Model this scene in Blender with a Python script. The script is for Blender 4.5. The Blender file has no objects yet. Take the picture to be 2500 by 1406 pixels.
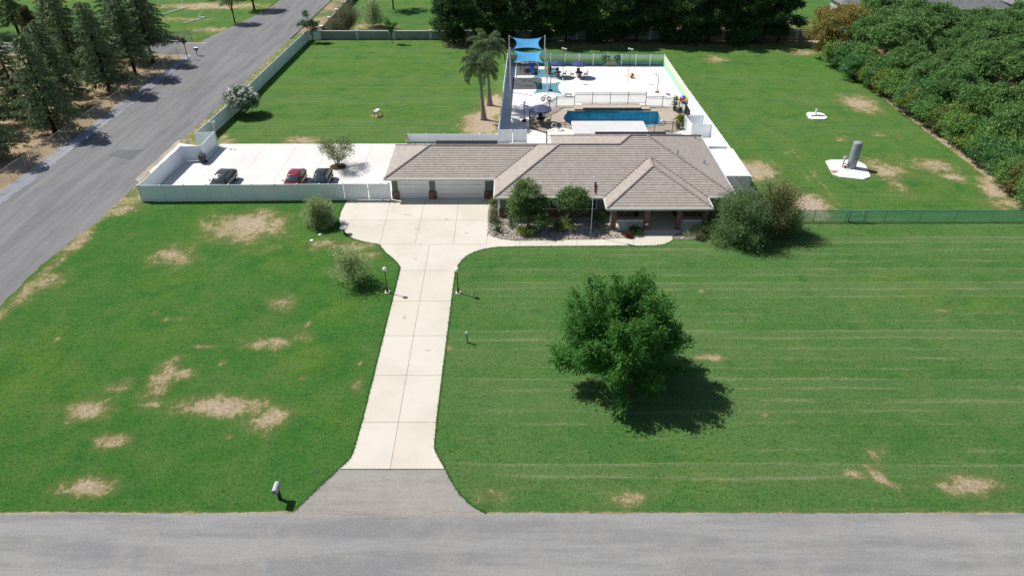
import bpy, math, random
import numpy as np
from mathutils import Vector, Matrix

S = bpy.context.scene
COL = S.collection
R = math.radians

# ------------------------------------------------------------------ camera
CAM_H, F_PX, PITCH = 33.0, 1680.0, math.atan(1145 / 1680.0)
cd = bpy.data.cameras.new("camera")
cam = bpy.data.objects.new("camera", cd)
COL.objects.link(cam)
cam.location = (0, 0, CAM_H)
cam.rotation_euler = (math.pi / 2 - PITCH, 0, 0)
cd.sensor_width = 36.0
cd.lens = F_PX / 2500 * 36.0
cd.clip_start = 0.5
cd.clip_end = 3000
S.camera = cam

# ------------------------------------------------------------------ light
SUN_DIR = Vector((-0.69, 0.325, 1.0)).normalized()      # towards the sun
world = bpy.data.worlds.new("World")
S.world = world
world.use_nodes = True
wn = world.node_tree
bg = wn.nodes["Background"]
sky = wn.nodes.new("ShaderNodeTexSky")
sky.sky_type = 'NISHITA'
sky.sun_disc = False
sky.sun_elevation = math.asin(SUN_DIR.z)
sky.sun_rotation = math.atan2(SUN_DIR.x, SUN_DIR.y)
wn.links.new(sky.outputs[0], bg.inputs[0])
bg.inputs[1].default_value = 0.072
sd = bpy.data.lights.new("sun", 'SUN')
sd.energy = 5.0
sd.angle = R(0.5)
sd.color = (1.0, 0.965, 0.91)
sun = bpy.data.objects.new("sun", sd)
COL.objects.link(sun)
sun.rotation_euler = (-SUN_DIR).to_track_quat('-Z', 'Y').to_euler()
S.view_settings.view_transform = 'Standard'
S.view_settings.look = 'None'
S.view_settings.exposure = 0.08
S.view_settings.gamma = 1.0

# ------------------------------------------------------------------ survey: photo point -> place on the ground (metres)
_s, _c = math.sin(PITCH), math.cos(PITCH)
def P(x, y, z=0.0):
    u, v = x - 1250, y - 703
    t = (CAM_H - z) / (F_PX * _s + v * _c)
    return Vector((u * t, (F_PX * _c - v * _s) * t, z))
def PX(x, y, z=0.0):
    p = P(x, y, z); return (p.x, p.y)

# ------------------------------------------------------------------ mesh builder
class MB:
    def __init__(s): s.v = []; s.f = []; s.m = []
    def add(s, vs, fs, mi=0):
        b = len(s.v)
        s.v.extend([tuple(q) for q in vs])
        for f in fs:
            s.f.append(tuple(b + i for i in f)); s.m.append(mi)
        return s
    def box(s, c, d, mi=0, rz=0.0, rx=0.0, ry=0.0):
        hx, hy, hz = d[0] / 2, d[1] / 2, d[2] / 2
        M = Matrix.Rotation(rz, 3, 'Z') @ Matrix.Rotation(ry, 3, 'Y') @ Matrix.Rotation(rx, 3, 'X')
        vs = [Vector(c) + M @ Vector((i * hx, j * hy, k * hz)) for i, j, k in
              ((-1, -1, -1), (1, -1, -1), (1, 1, -1), (-1, 1, -1), (-1, -1, 1), (1, -1, 1), (1, 1, 1), (-1, 1, 1))]
        return s.add(vs, [(0, 3, 2, 1), (4, 5, 6, 7), (0, 1, 5, 4), (1, 2, 6, 5), (2, 3, 7, 6), (3, 0, 4, 7)], mi)
    def span(s, a, b, mi=0):
        return s.box([(a[i] + b[i]) / 2 for i in range(3)], [abs(b[i] - a[i]) for i in range(3)], mi)
    def bar(s, p, q, w, h, mi=0):
        p, q = Vector(p), Vector(q); d = q - p
        if d.length < 1e-6: return s
        x = d.normalized(); up = Vector((0, 0, 1)) if abs(x.z) < .95 else Vector((0, 1, 0))
        y = up.cross(x).normalized(); z = x.cross(y)
        vs = []
        for e in (p, q):
            for j, k in ((-1, -1), (1, -1), (1, 1), (-1, 1)):
                vs.append(e + y * (j * w / 2) + z * (k * h / 2))
        return s.add(vs, [(0, 1, 2, 3), (7, 6, 5, 4), (0, 4, 5, 1), (1, 5, 6, 2), (2, 6, 7, 3), (3, 7, 4, 0)], mi)
    def tube(s, pts, rad, n=8, mi=0):
        pts = [Vector(p) for p in pts]
        if not hasattr(rad, '__len__'): rad = [rad] * len(pts)
        rings = []
        for i, p in enumerate(pts):
            d = (pts[min(i + 1, len(pts) - 1)] - pts[max(i - 1, 0)]).normalized()
            a = Vector((0, 0, 1)) if abs(d.z) < .9 else Vector((1, 0, 0))
            x = a.cross(d).normalized(); y = d.cross(x)
            rings.append([p + (x * math.cos(t) + y * math.sin(t)) * rad[i] for t in [2 * math.pi * k / n for k in range(n)]])
        vs = [q for r in rings for q in r]; fs = []
        for i in range(len(pts) - 1):
            for k in range(n):
                a, b = i * n + k, i * n + (k + 1) % n
                fs.append((a, b, b + n, a + n))
        fs.append(tuple(range(n - 1, -1, -1))); fs.append(tuple(range((len(pts) - 1) * n, len(pts) * n)))
        return s.add(vs, fs, mi)
    def lathe(s, prof, c=(0, 0, 0), n=16, mi=0):
        vs = []; fs = []
        for r, z in prof:
            for k in range(n):
                t = 2 * math.pi * k / n
                vs.append((c[0] + r * math.cos(t), c[1] + r * math.sin(t), c[2] + z))
        for i in range(len(prof) - 1):
            for k in range(n):
                a, b = i * n + k, i * n + (k + 1) % n
                fs.append((a, b, b + n, a + n))
        fs.append(tuple(range(n - 1, -1, -1))); fs.append(tuple(range((len(prof) - 1) * n, len(prof) * n)))
        return s.add(vs, fs, mi)
    def sphere(s, c, r, n=14, m=9, mi=0, sc=(1, 1, 1)):
        vs = [(c[0], c[1], c[2] + r * sc[2])]; fs = []
        for i in range(1, m):
            a = math.pi * i / m
            for k in range(n):
                t = 2 * math.pi * k / n
                vs.append((c[0] + r * sc[0] * math.sin(a) * math.cos(t), c[1] + r * sc[1] * math.sin(a) * math.sin(t), c[2] + r * sc[2] * math.cos(a)))
        vs.append((c[0], c[1], c[2] - r * sc[2])); L = len(vs) - 1
        for k in range(n): fs.append((0, 1 + k, 1 + (k + 1) % n))
        for i in range(m - 2):
            for k in range(n):
                a, b = 1 + i * n + k, 1 + i * n + (k + 1) % n
                fs.append((a, a + n, b + n, b))
        for k in range(n): fs.append((L, 1 + (m - 2) * n + (k + 1) % n, 1 + (m - 2) * n + k))
        return s.add(vs, fs, mi)
    def prism(s, poly, z0, z1, mi=0):
        n = len(poly)
        a = sum(poly[i][0] * poly[(i + 1) % n][1] - poly[(i + 1) % n][0] * poly[i][1] for i in range(n))
        if a < 0: poly = poly[::-1]
        vs = [(p[0], p[1], z0) for p in poly] + [(p[0], p[1], z1) for p in poly]
        fs = [tuple(range(n - 1, -1, -1)), tuple(range(n, 2 * n))] + [(i, (i + 1) % n, n + (i + 1) % n, n + i) for i in range(n)]
        return s.add(vs, fs, mi)
    def sheet(s, poly, z, mi=0):
        n = len(poly)
        a = sum(poly[i][0] * poly[(i + 1) % n][1] - poly[(i + 1) % n][0] * poly[i][1] for i in range(n))
        if a < 0: poly = poly[::-1]
        return s.add([(p[0], p[1], z) for p in poly], [tuple(range(n))], mi)
    def torus(s, c, R0, r0, axis='Z', n=18, m=8, mi=0):
        vs = []; fs = []
        for i in range(n):
            t = 2 * math.pi * i / n
            for j in range(m):
                u = 2 * math.pi * j / m
                a, b, h = (R0 + r0 * math.cos(u)) * math.cos(t), (R0 + r0 * math.cos(u)) * math.sin(t), r0 * math.sin(u)
                o = {'Z': (a, b, h), 'Y': (a, h, b), 'X': (h, a, b)}[axis]
                vs.append((c[0] + o[0], c[1] + o[1], c[2] + o[2]))
        for i in range(n):
            for j in range(m):
                p, q = i * m + j, i * m + (j + 1) % m
                p2, q2 = ((i + 1) % n) * m + j, ((i + 1) % n) * m + (j + 1) % m
                fs.append((p, p2, q2, q))
        return s.add(vs, fs, mi)
    def build(s, name, mats, parent=None, smooth=False):
        me = bpy.data.meshes.new(name)
        o = Vector((0, 0, 0)); p = parent
        while p is not None: o = o + p.location; p = p.parent
        me.from_pydata([(v[0] - o.x, v[1] - o.y, v[2] - o.z) for v in s.v], [], s.f)
        if not isinstance(mats, (list, tuple)): mats = [mats]
        for m in mats: me.materials.append(m)
        me.polygons.foreach_set('material_index', s.m)
        if smooth: me.polygons.foreach_set('use_smooth', [True] * len(s.f))
        me.update()
        ob = bpy.data.objects.new(name, me)
        COL.objects.link(ob)
        if parent is not None: ob.parent = parent
        return ob

def tag(o, label=None, cat=None, group=None, kind=None):
    if label: o['label'] = label
    if cat: o['category'] = cat
    if group: o['group'] = group
    if kind: o['kind'] = kind
    return o
def thing(name, loc, label, cat, group=None, rz=0.0):
    o = bpy.data.objects.new(name, None)
    o.empty_display_size = .3
    COL.objects.link(o)
    o.location = loc; o.rotation_euler = (0, 0, rz)
    return tag(o, label, cat, group)
def dup(o, loc=None, rz=None, label=None, sc=None, parent=None, group=None):
    c = o.copy(); COL.objects.link(c); c.parent = parent
    if loc is not None: c.location = loc
    if rz is not None: c.rotation_euler = (0, 0, rz)
    if sc is not None: c.scale = sc if hasattr(sc, '__len__') else (sc, sc, sc)
    if label: c['label'] = label
    if group: c['group'] = group
    for ch in list(o.children): dup(ch, parent=c)
    return c
def struct(mb, name, mats, smooth=False):
    return tag(mb.build(name, mats, None, smooth), kind='structure')

# ------------------------------------------------------------------ materials
def nt(name):
    m = bpy.data.materials.new(name); m.use_nodes = True
    return m, m.node_tree.nodes, m.node_tree.links, m.node_tree.nodes["Principled BSDF"]
def node(ns, t, **kw):
    n = ns.new(t)
    for k, v in kw.items(): setattr(n, k, v)
    return n
def mixc(ns, ls, f, a, b):
    n = ns.new("ShaderNodeMix"); n.data_type = 'RGBA'
    for i, val in ((0, f), (6, a), (7, b)):
        if hasattr(val, 'is_linked'): ls.new(val, n.inputs[i])
        elif i == 0: n.inputs[0].default_value = val
        else: n.inputs[i].default_value = (*val, 1)
    return n.outputs[2]
def math_(ns, ls, op, a, b=0.0, clamp=False):
    n = ns.new("ShaderNodeMath"); n.operation = op; n.use_clamp = clamp
    for i, val in ((0, a), (1, b)):
        if hasattr(val, 'is_linked'): ls.new(val, n.inputs[i])
        else: n.inputs[i].default_value = val
    return n.outputs[0]
def ramp(ns, ls, val, lo, hi):
    n = ns.new("ShaderNodeMapRange"); n.interpolation_type = 'SMOOTHSTEP'
    ls.new(val, n.inputs[0]); n.inputs[1].default_value = lo; n.inputs[2].default_value = hi
    return n.outputs[0]
def noise(ns, ls, vec, scale, detail=4, rough=.6, dist=0.0):
    n = ns.new("ShaderNodeTexNoise"); n.inputs['Scale'].default_value = scale
    n.inputs['Detail'].default_value = detail; n.inputs['Roughness'].default_value = rough
    n.inputs['Distortion'].default_value = dist
    if vec is not None: ls.new(vec, n.inputs['Vector'])
    return n.outputs[0]
def pos(ns): return ns.new("ShaderNodeNewGeometry").outputs['Position']
def scaled(ns, ls, vec, sx, sy, sz, rot=0.0):
    n = ns.new("ShaderNodeMapping"); ls.new(vec, n.inputs[0]); n.inputs['Scale'].default_value = (sx, sy, sz)
    n.inputs['Rotation'].default_value = (0, 0, rot)
    return n.outputs[0]
def attr(ns, name):
    n = ns.new("ShaderNodeAttribute"); n.attribute_name = name; return n.outputs['Fac']
def bump(ns, ls, h, bs, strength=.3, dist=.02):
    n = ns.new("ShaderNodeBump"); n.inputs['Strength'].default_value = strength; n.inputs['Distance'].default_value = dist
    ls.new(h, n.inputs['Height']); ls.new(n.outputs[0], bs.inputs['Normal'])

_mc = {}
def MAT(name, col, rough=.6, spec=.35, metal=0.0, var=.0, scale=2.0, bumps=0.0, coat=0.0, dirt=None):
    if name in _mc: return _mc[name]
    m, ns, ls, b = nt(name)
    b.inputs['Roughness'].default_value = rough
    b.inputs['Specular IOR Level'].default_value = spec
    b.inputs['Metallic'].default_value = metal
    b.inputs['Coat Weight'].default_value = coat
    b.inputs['Base Color'].default_value = (*col, 1)
    if var:
        p = pos(ns)
        f = noise(ns, ls, p, scale, 6, .65)
        f = ramp(ns, ls, f, .3, .7)
        d = dirt or tuple(c * (1 - var) for c in col)
        hi = tuple(min(1, c * (1 + var * .5)) for c in col)
        ls.new(mixc(ns, ls, f, d, hi), b.inputs['Base Color'])
        if bumps: bump(ns, ls, noise(ns, ls, p, scale * 8, 4, .7), b, bumps, .02)
    _mc[name] = m
    return m

WHITE = MAT('white_vinyl', (.84, .885, .91), .45, .4, var=.05, scale=.6)
WHITEP = MAT('white_paint', (.84, .84, .82), .5, .35, var=.06, scale=1.5)
BLACK = MAT('black_metal', (.012, .013, .015), .45, .4)
STEEL = MAT('galvanised_steel', (.42, .43, .44), .4, .5, metal=.6, var=.15, scale=3)
GREYM = MAT('grey_metal', (.18, .19, .2), .5, .4)
BROWNM = MAT('rust_brown_metal', (.10, .03, .018), .55, .3, var=.2, scale=5)
RUBBER = MAT('rubber', (.015, .015, .016), .8, .2)
TRIM = MAT('fascia_white', (.66, .68, .66), .5, .35, var=.08, scale=1.2)
STUCCO = MAT('sage_stucco', (.17, .205, .17), .9, .15, var=.12, scale=1.2, bumps=.2)
BARK = MAT('bark', (.13, .09, .06), .95, .1, var=.35, scale=6, bumps=.4)
DBARK = MAT('dark_bark', (.05, .035, .025), .95, .1, var=.35, scale=5, bumps=.4)
SOIL = MAT('mulch', (.10, .06, .035), .95, .1, var=.4, scale=7)
GLASSD = MAT('dark_glass', (.03, .045, .05), .10, .8)
NAVY = MAT('navy_canvas', (.055, .075, .20), .8, .2, var=.15, scale=2)
CHROME = MAT('silver_trim', (.6, .6, .6), .25, .5, metal=.9)

def brick():
    m, ns, ls, b = nt('red_brick')
    p = pos(ns); sx = ns.new("ShaderNodeSeparateXYZ"); ls.new(p, sx.inputs[0])
    cx = ns.new("ShaderNodeCombineXYZ")
    ls.new(math_(ns, ls, 'ADD', sx.outputs[0], sx.outputs[1]), cx.inputs[0]); ls.new(sx.outputs[2], cx.inputs[1])
    t = ns.new("ShaderNodeTexBrick"); ls.new(cx.outputs[0], t.inputs['Vector'])
    t.inputs['Scale'].default_value = 1.0; t.inputs['Brick Width'].default_value = .24; t.inputs['Row Height'].default_value = .085
    t.inputs['Mortar Size'].default_value = .008; t.inputs['Color1'].default_value = (.155, .052, .034, 1)
    t.inputs['Color2'].default_value = (.085, .036, .026, 1); t.inputs['Mortar'].default_value = (.30, .25, .21, 1)
    wn_ = ns.new("ShaderNodeTexWhiteNoise"); sn = ns.new("ShaderNodeVectorMath"); sn.operation = 'SNAP'
    ls.new(cx.outputs[0], sn.inputs[0]); sn.inputs[1].default_value = (.24, .085, 1); ls.new(sn.outputs[0], wn_.inputs['Vector'])
    f = ramp(ns, ls, wn_.outputs[0], .86, .9)
    ls.new(mixc(ns, ls, f, t.outputs[0], (.36, .25, .19)), b.inputs['Base Color'])
    b.inputs['Roughness'].default_value = .9
    return m
BRICK = brick()

def rooftile():
    m, ns, ls, b = nt('concrete_roof_tile')
    p = pos(ns)
    sn = ns.new("ShaderNodeVectorMath"); sn.operation = 'SNAP'; sn.inputs[1].default_value = (.33, .31, .31)
    ls.new(p, sn.inputs[0])
    w = ns.new("ShaderNodeTexWhiteNoise"); ls.new(sn.outputs[0], w.inputs['Vector'])
    c1 = mixc(ns, ls, w.outputs[0], (.345, .300, .268), (.425, .378, .342))
    big = ramp(ns, ls, noise(ns, ls, p, .35, 4, .6), .35, .7)
    c2 = mixc(ns, ls, math_(ns, ls, 'MULTIPLY', big, .45), c1, (.36, .335, .285))
    fine = ramp(ns, ls, noise(ns, ls, p, 9, 3, .7), .55, .8)
    c3 = mixc(ns, ls, math_(ns, ls, 'MULTIPLY', fine, .25), c2, (.24, .20, .18))
    ls.new(c3, b.inputs['Base Color']); b.inputs['Roughness'].default_value = .85
    b.inputs['Specular IOR Level'].default_value = .2
    return m
TILE = rooftile()
BUTT = MAT('tile_butt', (.15, .11, .10), .9, .1, var=.3, scale=4)
CAPM = MAT('ridge_tile', (.31, .265, .245), .85, .2, var=.25, scale=3)

def lawn_mat():
    m, ns, ls, b = nt('lawn_grass')
    p = pos(ns)
    dry, lush, strk, deep = attr(ns, 'dry'), attr(ns, 'lush'), attr(ns, 'streak'), attr(ns, 'deep')
    mul = lambda x, y: math_(ns, ls, 'MULTIPLY', x, y)
    add = lambda x, y: math_(ns, ls, 'ADD', x, y)
    cen = lambda x, k: mul(math_(ns, ls, 'SUBTRACT', x, .5), k)
    n_big = noise(ns, ls, p, .10, 4, .6, .4)
    n_m0 = noise(ns, ls, p, .34, 5, .65, .6)
    n_mid = noise(ns, ls, p, 1.1, 6, .7, .4)
    n_tuft = noise(ns, ls, p, 4.2, 6, .78, .3)
    n_fin = noise(ns, ls, p, 10.0, 5, .8)
    base = mixc(ns, ls, ramp(ns, ls, n_big, .35, .65), (.064, .184, .042), (.096, .208, .060))
    base = mixc(ns, ls, deep, base, (.046, .172, .024))
    base = mixc(ns, ls, mul(lush, ramp(ns, ls, n_m0, .3, .65)), base, (.140, .245, .020))
    base = mixc(ns, ls, mul(ramp(ns, ls, n_m0, .45, .72), .42), base, (.140, .205, .075))
    base = mixc(ns, ls, mul(ramp(ns, ls, n_m0, .47, .26), .50), base, (.030, .125, .022))
    weed = noise(ns, ls, p, .62, 3, .6, 1.2)
    base = mixc(ns, ls, mul(ramp(ns, ls, weed, .64, .72), .45), base, (.034, .110, .040))
    base = mixc(ns, ls, mul(ramp(ns, ls, n_mid, .50, .70), .40), base, (.145, .212, .078))
    base = mixc(ns, ls, mul(ramp(ns, ls, n_mid, .48, .30), .40), base, (.032, .105, .024))
    base = mixc(ns, ls, mul(ramp(ns, ls, n_tuft, .48, .66), .62), base, (.020, .066, .014))
    base = mixc(ns, ls, mul(ramp(ns, ls, n_fin, .50, .68), .50), base, (.165, .245, .092))
    # mower passes: regular rows with a faint light/dark alternation and a broken straw line along each edge
    sxy = ns.new("ShaderNodeSeparateXYZ"); ls.new(p, sxy.inputs[0])
    yy = add(sxy.outputs[1], cen(noise(ns, ls, scaled(ns, ls, p, .04, .3, 1), 1.0, 3, .6), 1.1))
    rowc = math_(ns, ls, 'DIVIDE', yy, 1.12)
    fr = math_(ns, ls, 'ABSOLUTE', math_(ns, ls, 'SUBTRACT', math_(ns, ls, 'FRACT', rowc), .5))
    rid = math_(ns, ls, 'FLOOR', rowc)
    wr = ns.new("ShaderNodeTexWhiteNoise"); wr.noise_dimensions = '1D'; ls.new(rid, wr.inputs['W'])
    base = mixc(ns, ls, mul(mul(ramp(ns, ls, wr.outputs[0], .25, .75), strk), .50), base, (.135, .215, .078))
    gap = noise(ns, ls, scaled(ns, ls, p, .16, 1.6, 1), .75, 5, .7)
    frag = noise(ns, ls, scaled(ns, ls, p, .55, 2.2, 1), 3.4, 5, .75, .3)
    line = ramp(ns, ls, add(fr, cen(n_mid, .22)), .22, .50)
    amp = add(cen(gap, 1.9), cen(wr.outputs[0], .36))
    lm = mul(ramp(ns, ls, add(frag, amp), .44, .74), line)
    loose = mul(ramp(ns, ls, add(frag, add(cen(gap, .7), cen(n_m0, .35))), .56, .80), .85)
    sf = mul(math_(ns, ls, 'MAXIMUM', lm, loose), strk)
    base = mixc(ns, ls, mul(sf, .36), base, (.40, .365, .225))
    # blade-scale contrast: shade between blades and lit blades painted into the colour
    bl = noise(ns, ls, scaled(ns, ls, p, 1, .75, 1), 6.0, 3, .85)
    base = mixc(ns, ls, mul(ramp(ns, ls, bl, .52, .30), .55), base, (.012, .045, .010))
    base = mixc(ns, ls, mul(ramp(ns, ls, bl, .54, .74), .38), base, (.20, .285, .105))
    # thin and bare patches: broken, ragged edges with green left standing inside
    dn = add(dry, add(cen(n_m0, 1.15), add(cen(n_mid, 1.35), cen(n_tuft, 1.35))))
    straw = mixc(ns, ls, ramp(ns, ls, n_fin, .35, .65), (.30, .235, .115), (.46, .37, .215))
    soil = mixc(ns, ls, ramp(ns, ls, n_tuft, .3, .7), (.34, .26, .175), (.58, .48, .36))
    c = mixc(ns, ls, mul(ramp(ns, ls, add(dry, add(cen(n_m0, .5), cen(n_mid, .4))), .12, .62), .50), base, (.200, .190, .075))
    c = mixc(ns, ls, mul(ramp(ns, ls, dn, .46, .70), .85), c, straw)
    c = mixc(ns, ls, ramp(ns, ls, dn, .64, .98), c, soil)
    ls.new(c, b.inputs['Base Color'])
    b.inputs['Roughness'].default_value = .95; b.inputs['Specular IOR Level'].default_value = .06
    bump(ns, ls, add(mul(n_fin, .7), n_tuft), b, 1.0, .12)
    return m
LAWN = lawn_mat()

def asphalt(name, c0, c1, dust, along='X', dustamt=.4):
    m, ns, ls, b = nt(name)
    p = pos(ns)
    v = scaled(ns, ls, p, .10, 1.0, 1) if along == 'X' else scaled(ns, ls, p, 1.0, .07, 1)
    n1 = noise(ns, ls, v, .8, 6, .68)
    n2 = noise(ns, ls, p, .22, 5, .65, .5)
    n3 = noise(ns, ls, p, 13, 3, .8)
    n4 = noise(ns, ls, p, 2.6, 6, .75)
    n5 = noise(ns, ls, p, 30, 2, .8)
    c = mixc(ns, ls, ramp(ns, ls, n1, .38, .62), tuple(x * .93 for x in c0), c1)
    c = mixc(ns, ls, math_(ns, ls, 'MULTIPLY', ramp(ns, ls, n2, .45, .66), dustamt), c, dust)
    c = mixc(ns, ls, math_(ns, ls, 'MULTIPLY', ramp(ns, ls, noise(ns, ls, v, 2.4, 6, .75, .8), .54, .70), .30), c, tuple(x * .72 for x in c0))
    c = mixc(ns, ls, math_(ns, ls, 'MULTIPLY', ramp(ns, ls, n3, .44, .64), .40), c, tuple(x * .55 for x in c0))
    c = mixc(ns, ls, math_(ns, ls, 'MULTIPLY', ramp(ns, ls, n5, .50, .66), .26), c, tuple(min(1, x * 1.55) for x in c1))
    c = mixc(ns, ls, math_(ns, ls, 'MULTIPLY', ramp(ns, ls, n4, .50, .72), .35), c, dust)
    ls.new(c, b.inputs['Base Color']); b.inputs['Roughness'].default_value = .92
    b.inputs['Specular IOR Level'].default_value = .15
    bump(ns, ls, n3, b, .5, .02)
    return m
ROADF = asphalt('road_asphalt', (.225, .225, .228), (.290, .287, .280), (.355, .335, .295))
ROADL = asphalt('side_road_asphalt', (.172, .174, .180), (.222, .222, .224), (.26, .25, .235), 'Y', .25)
APRON = asphalt('apron_asphalt', (.255, .238, .22), (.315, .295, .275), (.39, .355, .31), 'X', .4)
GRAVEL = asphalt('grey_gravel', (.25, .26, .29), (.36, .37, .40), (.42, .41, .38), 'Y', .3)

def concrete(name, col, dk):
    m, ns, ls, b = nt(name)
    p = pos(ns)
    n1 = noise(ns, ls, p, .3, 5, .6); n2 = noise(ns, ls, p, 2.2, 6, .7); n3 = noise(ns, ls, p, 30, 2, .7)
    sn = ns.new("ShaderNodeVectorMath"); sn.operation = 'SNAP'; sn.inputs[1].default_value = (2.44, 4.6, 9)
    ad = ns.new("ShaderNodeVectorMath"); ad.operation = 'ADD'; ad.inputs[1].default_value = (7.49, -.33, 3)
    ls.new(p, ad.inputs[0]); ls.new(ad.outputs[0], sn.inputs[0])
    w = ns.new("ShaderNodeTexWhiteNoise"); ls.new(sn.outputs[0], w.inputs['Vector'])
    c = mixc(ns, ls, math_(ns, ls, 'MULTIPLY', w.outputs[0], .9), col, tuple(x * q for x, q in zip(col, (.95, .925, .90))))
    c = mixc(ns, ls, math_(ns, ls, 'MULTIPLY', ramp(ns, ls, n1, .4, .72), .5), c, dk)
    c = mixc(ns, ls, math_(ns, ls, 'MULTIPLY', ramp(ns, ls, n2, .6, .8), .5), c, dk)
    c = mixc(ns, ls, math_(ns, ls, 'MULTIPLY', ramp(ns, ls, n3, .5, .7), .15), c, tuple(x * .8 for x in col))
    ls.new(c, b.inputs['Base Color']); b.inputs['Roughness'].default_value = .88; b.inputs['Specular IOR Level'].default_value = .2
    return m
CONC = concrete('driveway_concrete', (.64, .60, .52), (.51, .46, .385))
PADC = concrete('pad_concrete', (.70, .69, .675), (.60, .585, .565))
DECK = concrete('court_concrete', (.78, .775, .76), (.67, .66, .64))
POOLD = concrete('pool_deck_concrete', (.44, .385, .31), (.36, .31, .25))
JOINT = MAT('joint_filler', (.30, .265, .215), .95, .1, var=.3, scale=2)

def soil_mat(name, a, c_, g=None):
    m, ns, ls, b = nt(name)
    p = pos(ns)
    n1 = noise(ns, ls, p, .25, 6, .65, .4); n2 = noise(ns, ls, p, 4, 6, .75)
    c = mixc(ns, ls, ramp(ns, ls, n1, .35, .65), a, c_)
    c = mixc(ns, ls, math_(ns, ls, 'MULTIPLY', ramp(ns, ls, n2, .45, .7), .5), c, tuple(x * .55 for x in a))
    if g:
        c = mixc(ns, ls, math_(ns, ls, 'MULTIPLY', ramp(ns, ls, noise(ns, ls, p, .12, 5, .6, .6), .48, .6), .8), c, g)
    ls.new(c, b.inputs['Base Color']); b.inputs['Roughness'].default_value = .95; b.inputs['Specular IOR Level'].default_value = .1
    bump(ns, ls, n2, b, .6, .06)
    return m
STRAWG = soil_mat('dry_straw_ground', (.27, .20, .115), (.38, .295, .18))
BASEG = soil_mat('dry_field', (.28, .21, .12), (.36, .28, .17), (.08, .15, .04))
FARG = soil_mat('far_grass', (.075, .145, .045), (.12, .20, .055), (.16, .17, .07))

def leaf_mat(name, cols, trans=.3, spec=.25):
    trans = min(.5, trans * 1.45); spec = min(spec, .14)
    cols = [tuple(min(.8, x * 1.28) for x in c) for c in cols]
    m, ns, ls, b = nt(name)
    g = ns.new("ShaderNodeNewGeometry")
    oi = ns.new("ShaderNodeObjectInfo")
    cr = ns.new("ShaderNodeValToRGB")
    e = cr.color_ramp.elements
    e[0].position = 0; e[0].color = (*cols[0], 1); e[1].position = 1; e[1].color = (*cols[-1], 1)
    for i, c in enumerate(cols[1:-1]):
        q = e.new((i + 1) / (len(cols) - 1)); q.color = (*c, 1)
    nz = noise(ns, ls, g.outputs['Position'], .7, 3, .6)
    f = math_(ns, ls, 'ADD', math_(ns, ls, 'MULTIPLY', g.outputs['Random Per Island'], .55), math_(ns, ls, 'MULTIPLY', ramp(ns, ls, nz, .3, .7), .30))
    f = math_(ns, ls, 'ADD', f, math_(ns, ls, 'MULTIPLY', oi.outputs['Random'], .15), True)
    ls.new(f, cr.inputs[0])
    b.inputs['Roughness'].default_value = .5; b.inputs['Specular IOR Level'].default_value = spec
    ls.new(cr.outputs[0], b.inputs['Base Color'])
    tr = ns.new("ShaderNodeBsdfTranslucent"); mx = ns.new("ShaderNodeMixShader")
    hs = ns.new("ShaderNodeHueSaturation"); hs.inputs['Value'].default_value = 1.25; ls.new(cr.outputs[0], hs.inputs['Color'])
    ls.new(hs.outputs[0], tr.inputs[0])
    mx.inputs[0].default_value = trans
    ls.new(b.outputs[0], mx.inputs[1]); ls.new(tr.outputs[0], mx.inputs[2])
    ls.new(mx.outputs[0], ns["Material Output"].inputs[0])
    return m

def screen_mat(name, col, opacity):
    m, ns, ls, b = nt(name)
    b.inputs['Base Color'].default_value = (*col, 1); b.inputs['Roughness'].default_value = .7
    t = ns.new("ShaderNodeBsdfTransparent"); mx = ns.new("ShaderNodeMixShader"); mx.inputs[0].default_value = opacity
    ls.new(t.outputs[0], mx.inputs[1]); ls.new(b.outputs[0], mx.inputs[2]); ls.new(mx.outputs[0], ns["Material Output"].inputs[0])
    return m
CHAIN = screen_mat('chain_link_wire', (.42, .43, .44), .16)
GSCREEN = screen_mat('green_privacy_mesh', (.05, .30, .17), .60)
_n, _l = GSCREEN.node_tree.nodes, GSCREEN.node_tree.links
_mx = [q for q in _n if q.type == 'MIX_SHADER'][0]; _m2 = _n.new("ShaderNodeMixShader"); _m2.inputs[0].default_value = .55
_tr = _n.new("ShaderNodeBsdfTranslucent"); _tr.inputs[0].default_value = (.05, .32, .18, 1)
_l.new(_n["Principled BSDF"].outputs[0], _m2.inputs[1]); _l.new(_tr.outputs[0], _m2.inputs[2]); _l.new(_m2.outputs[0], _mx.inputs[2])
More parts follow.
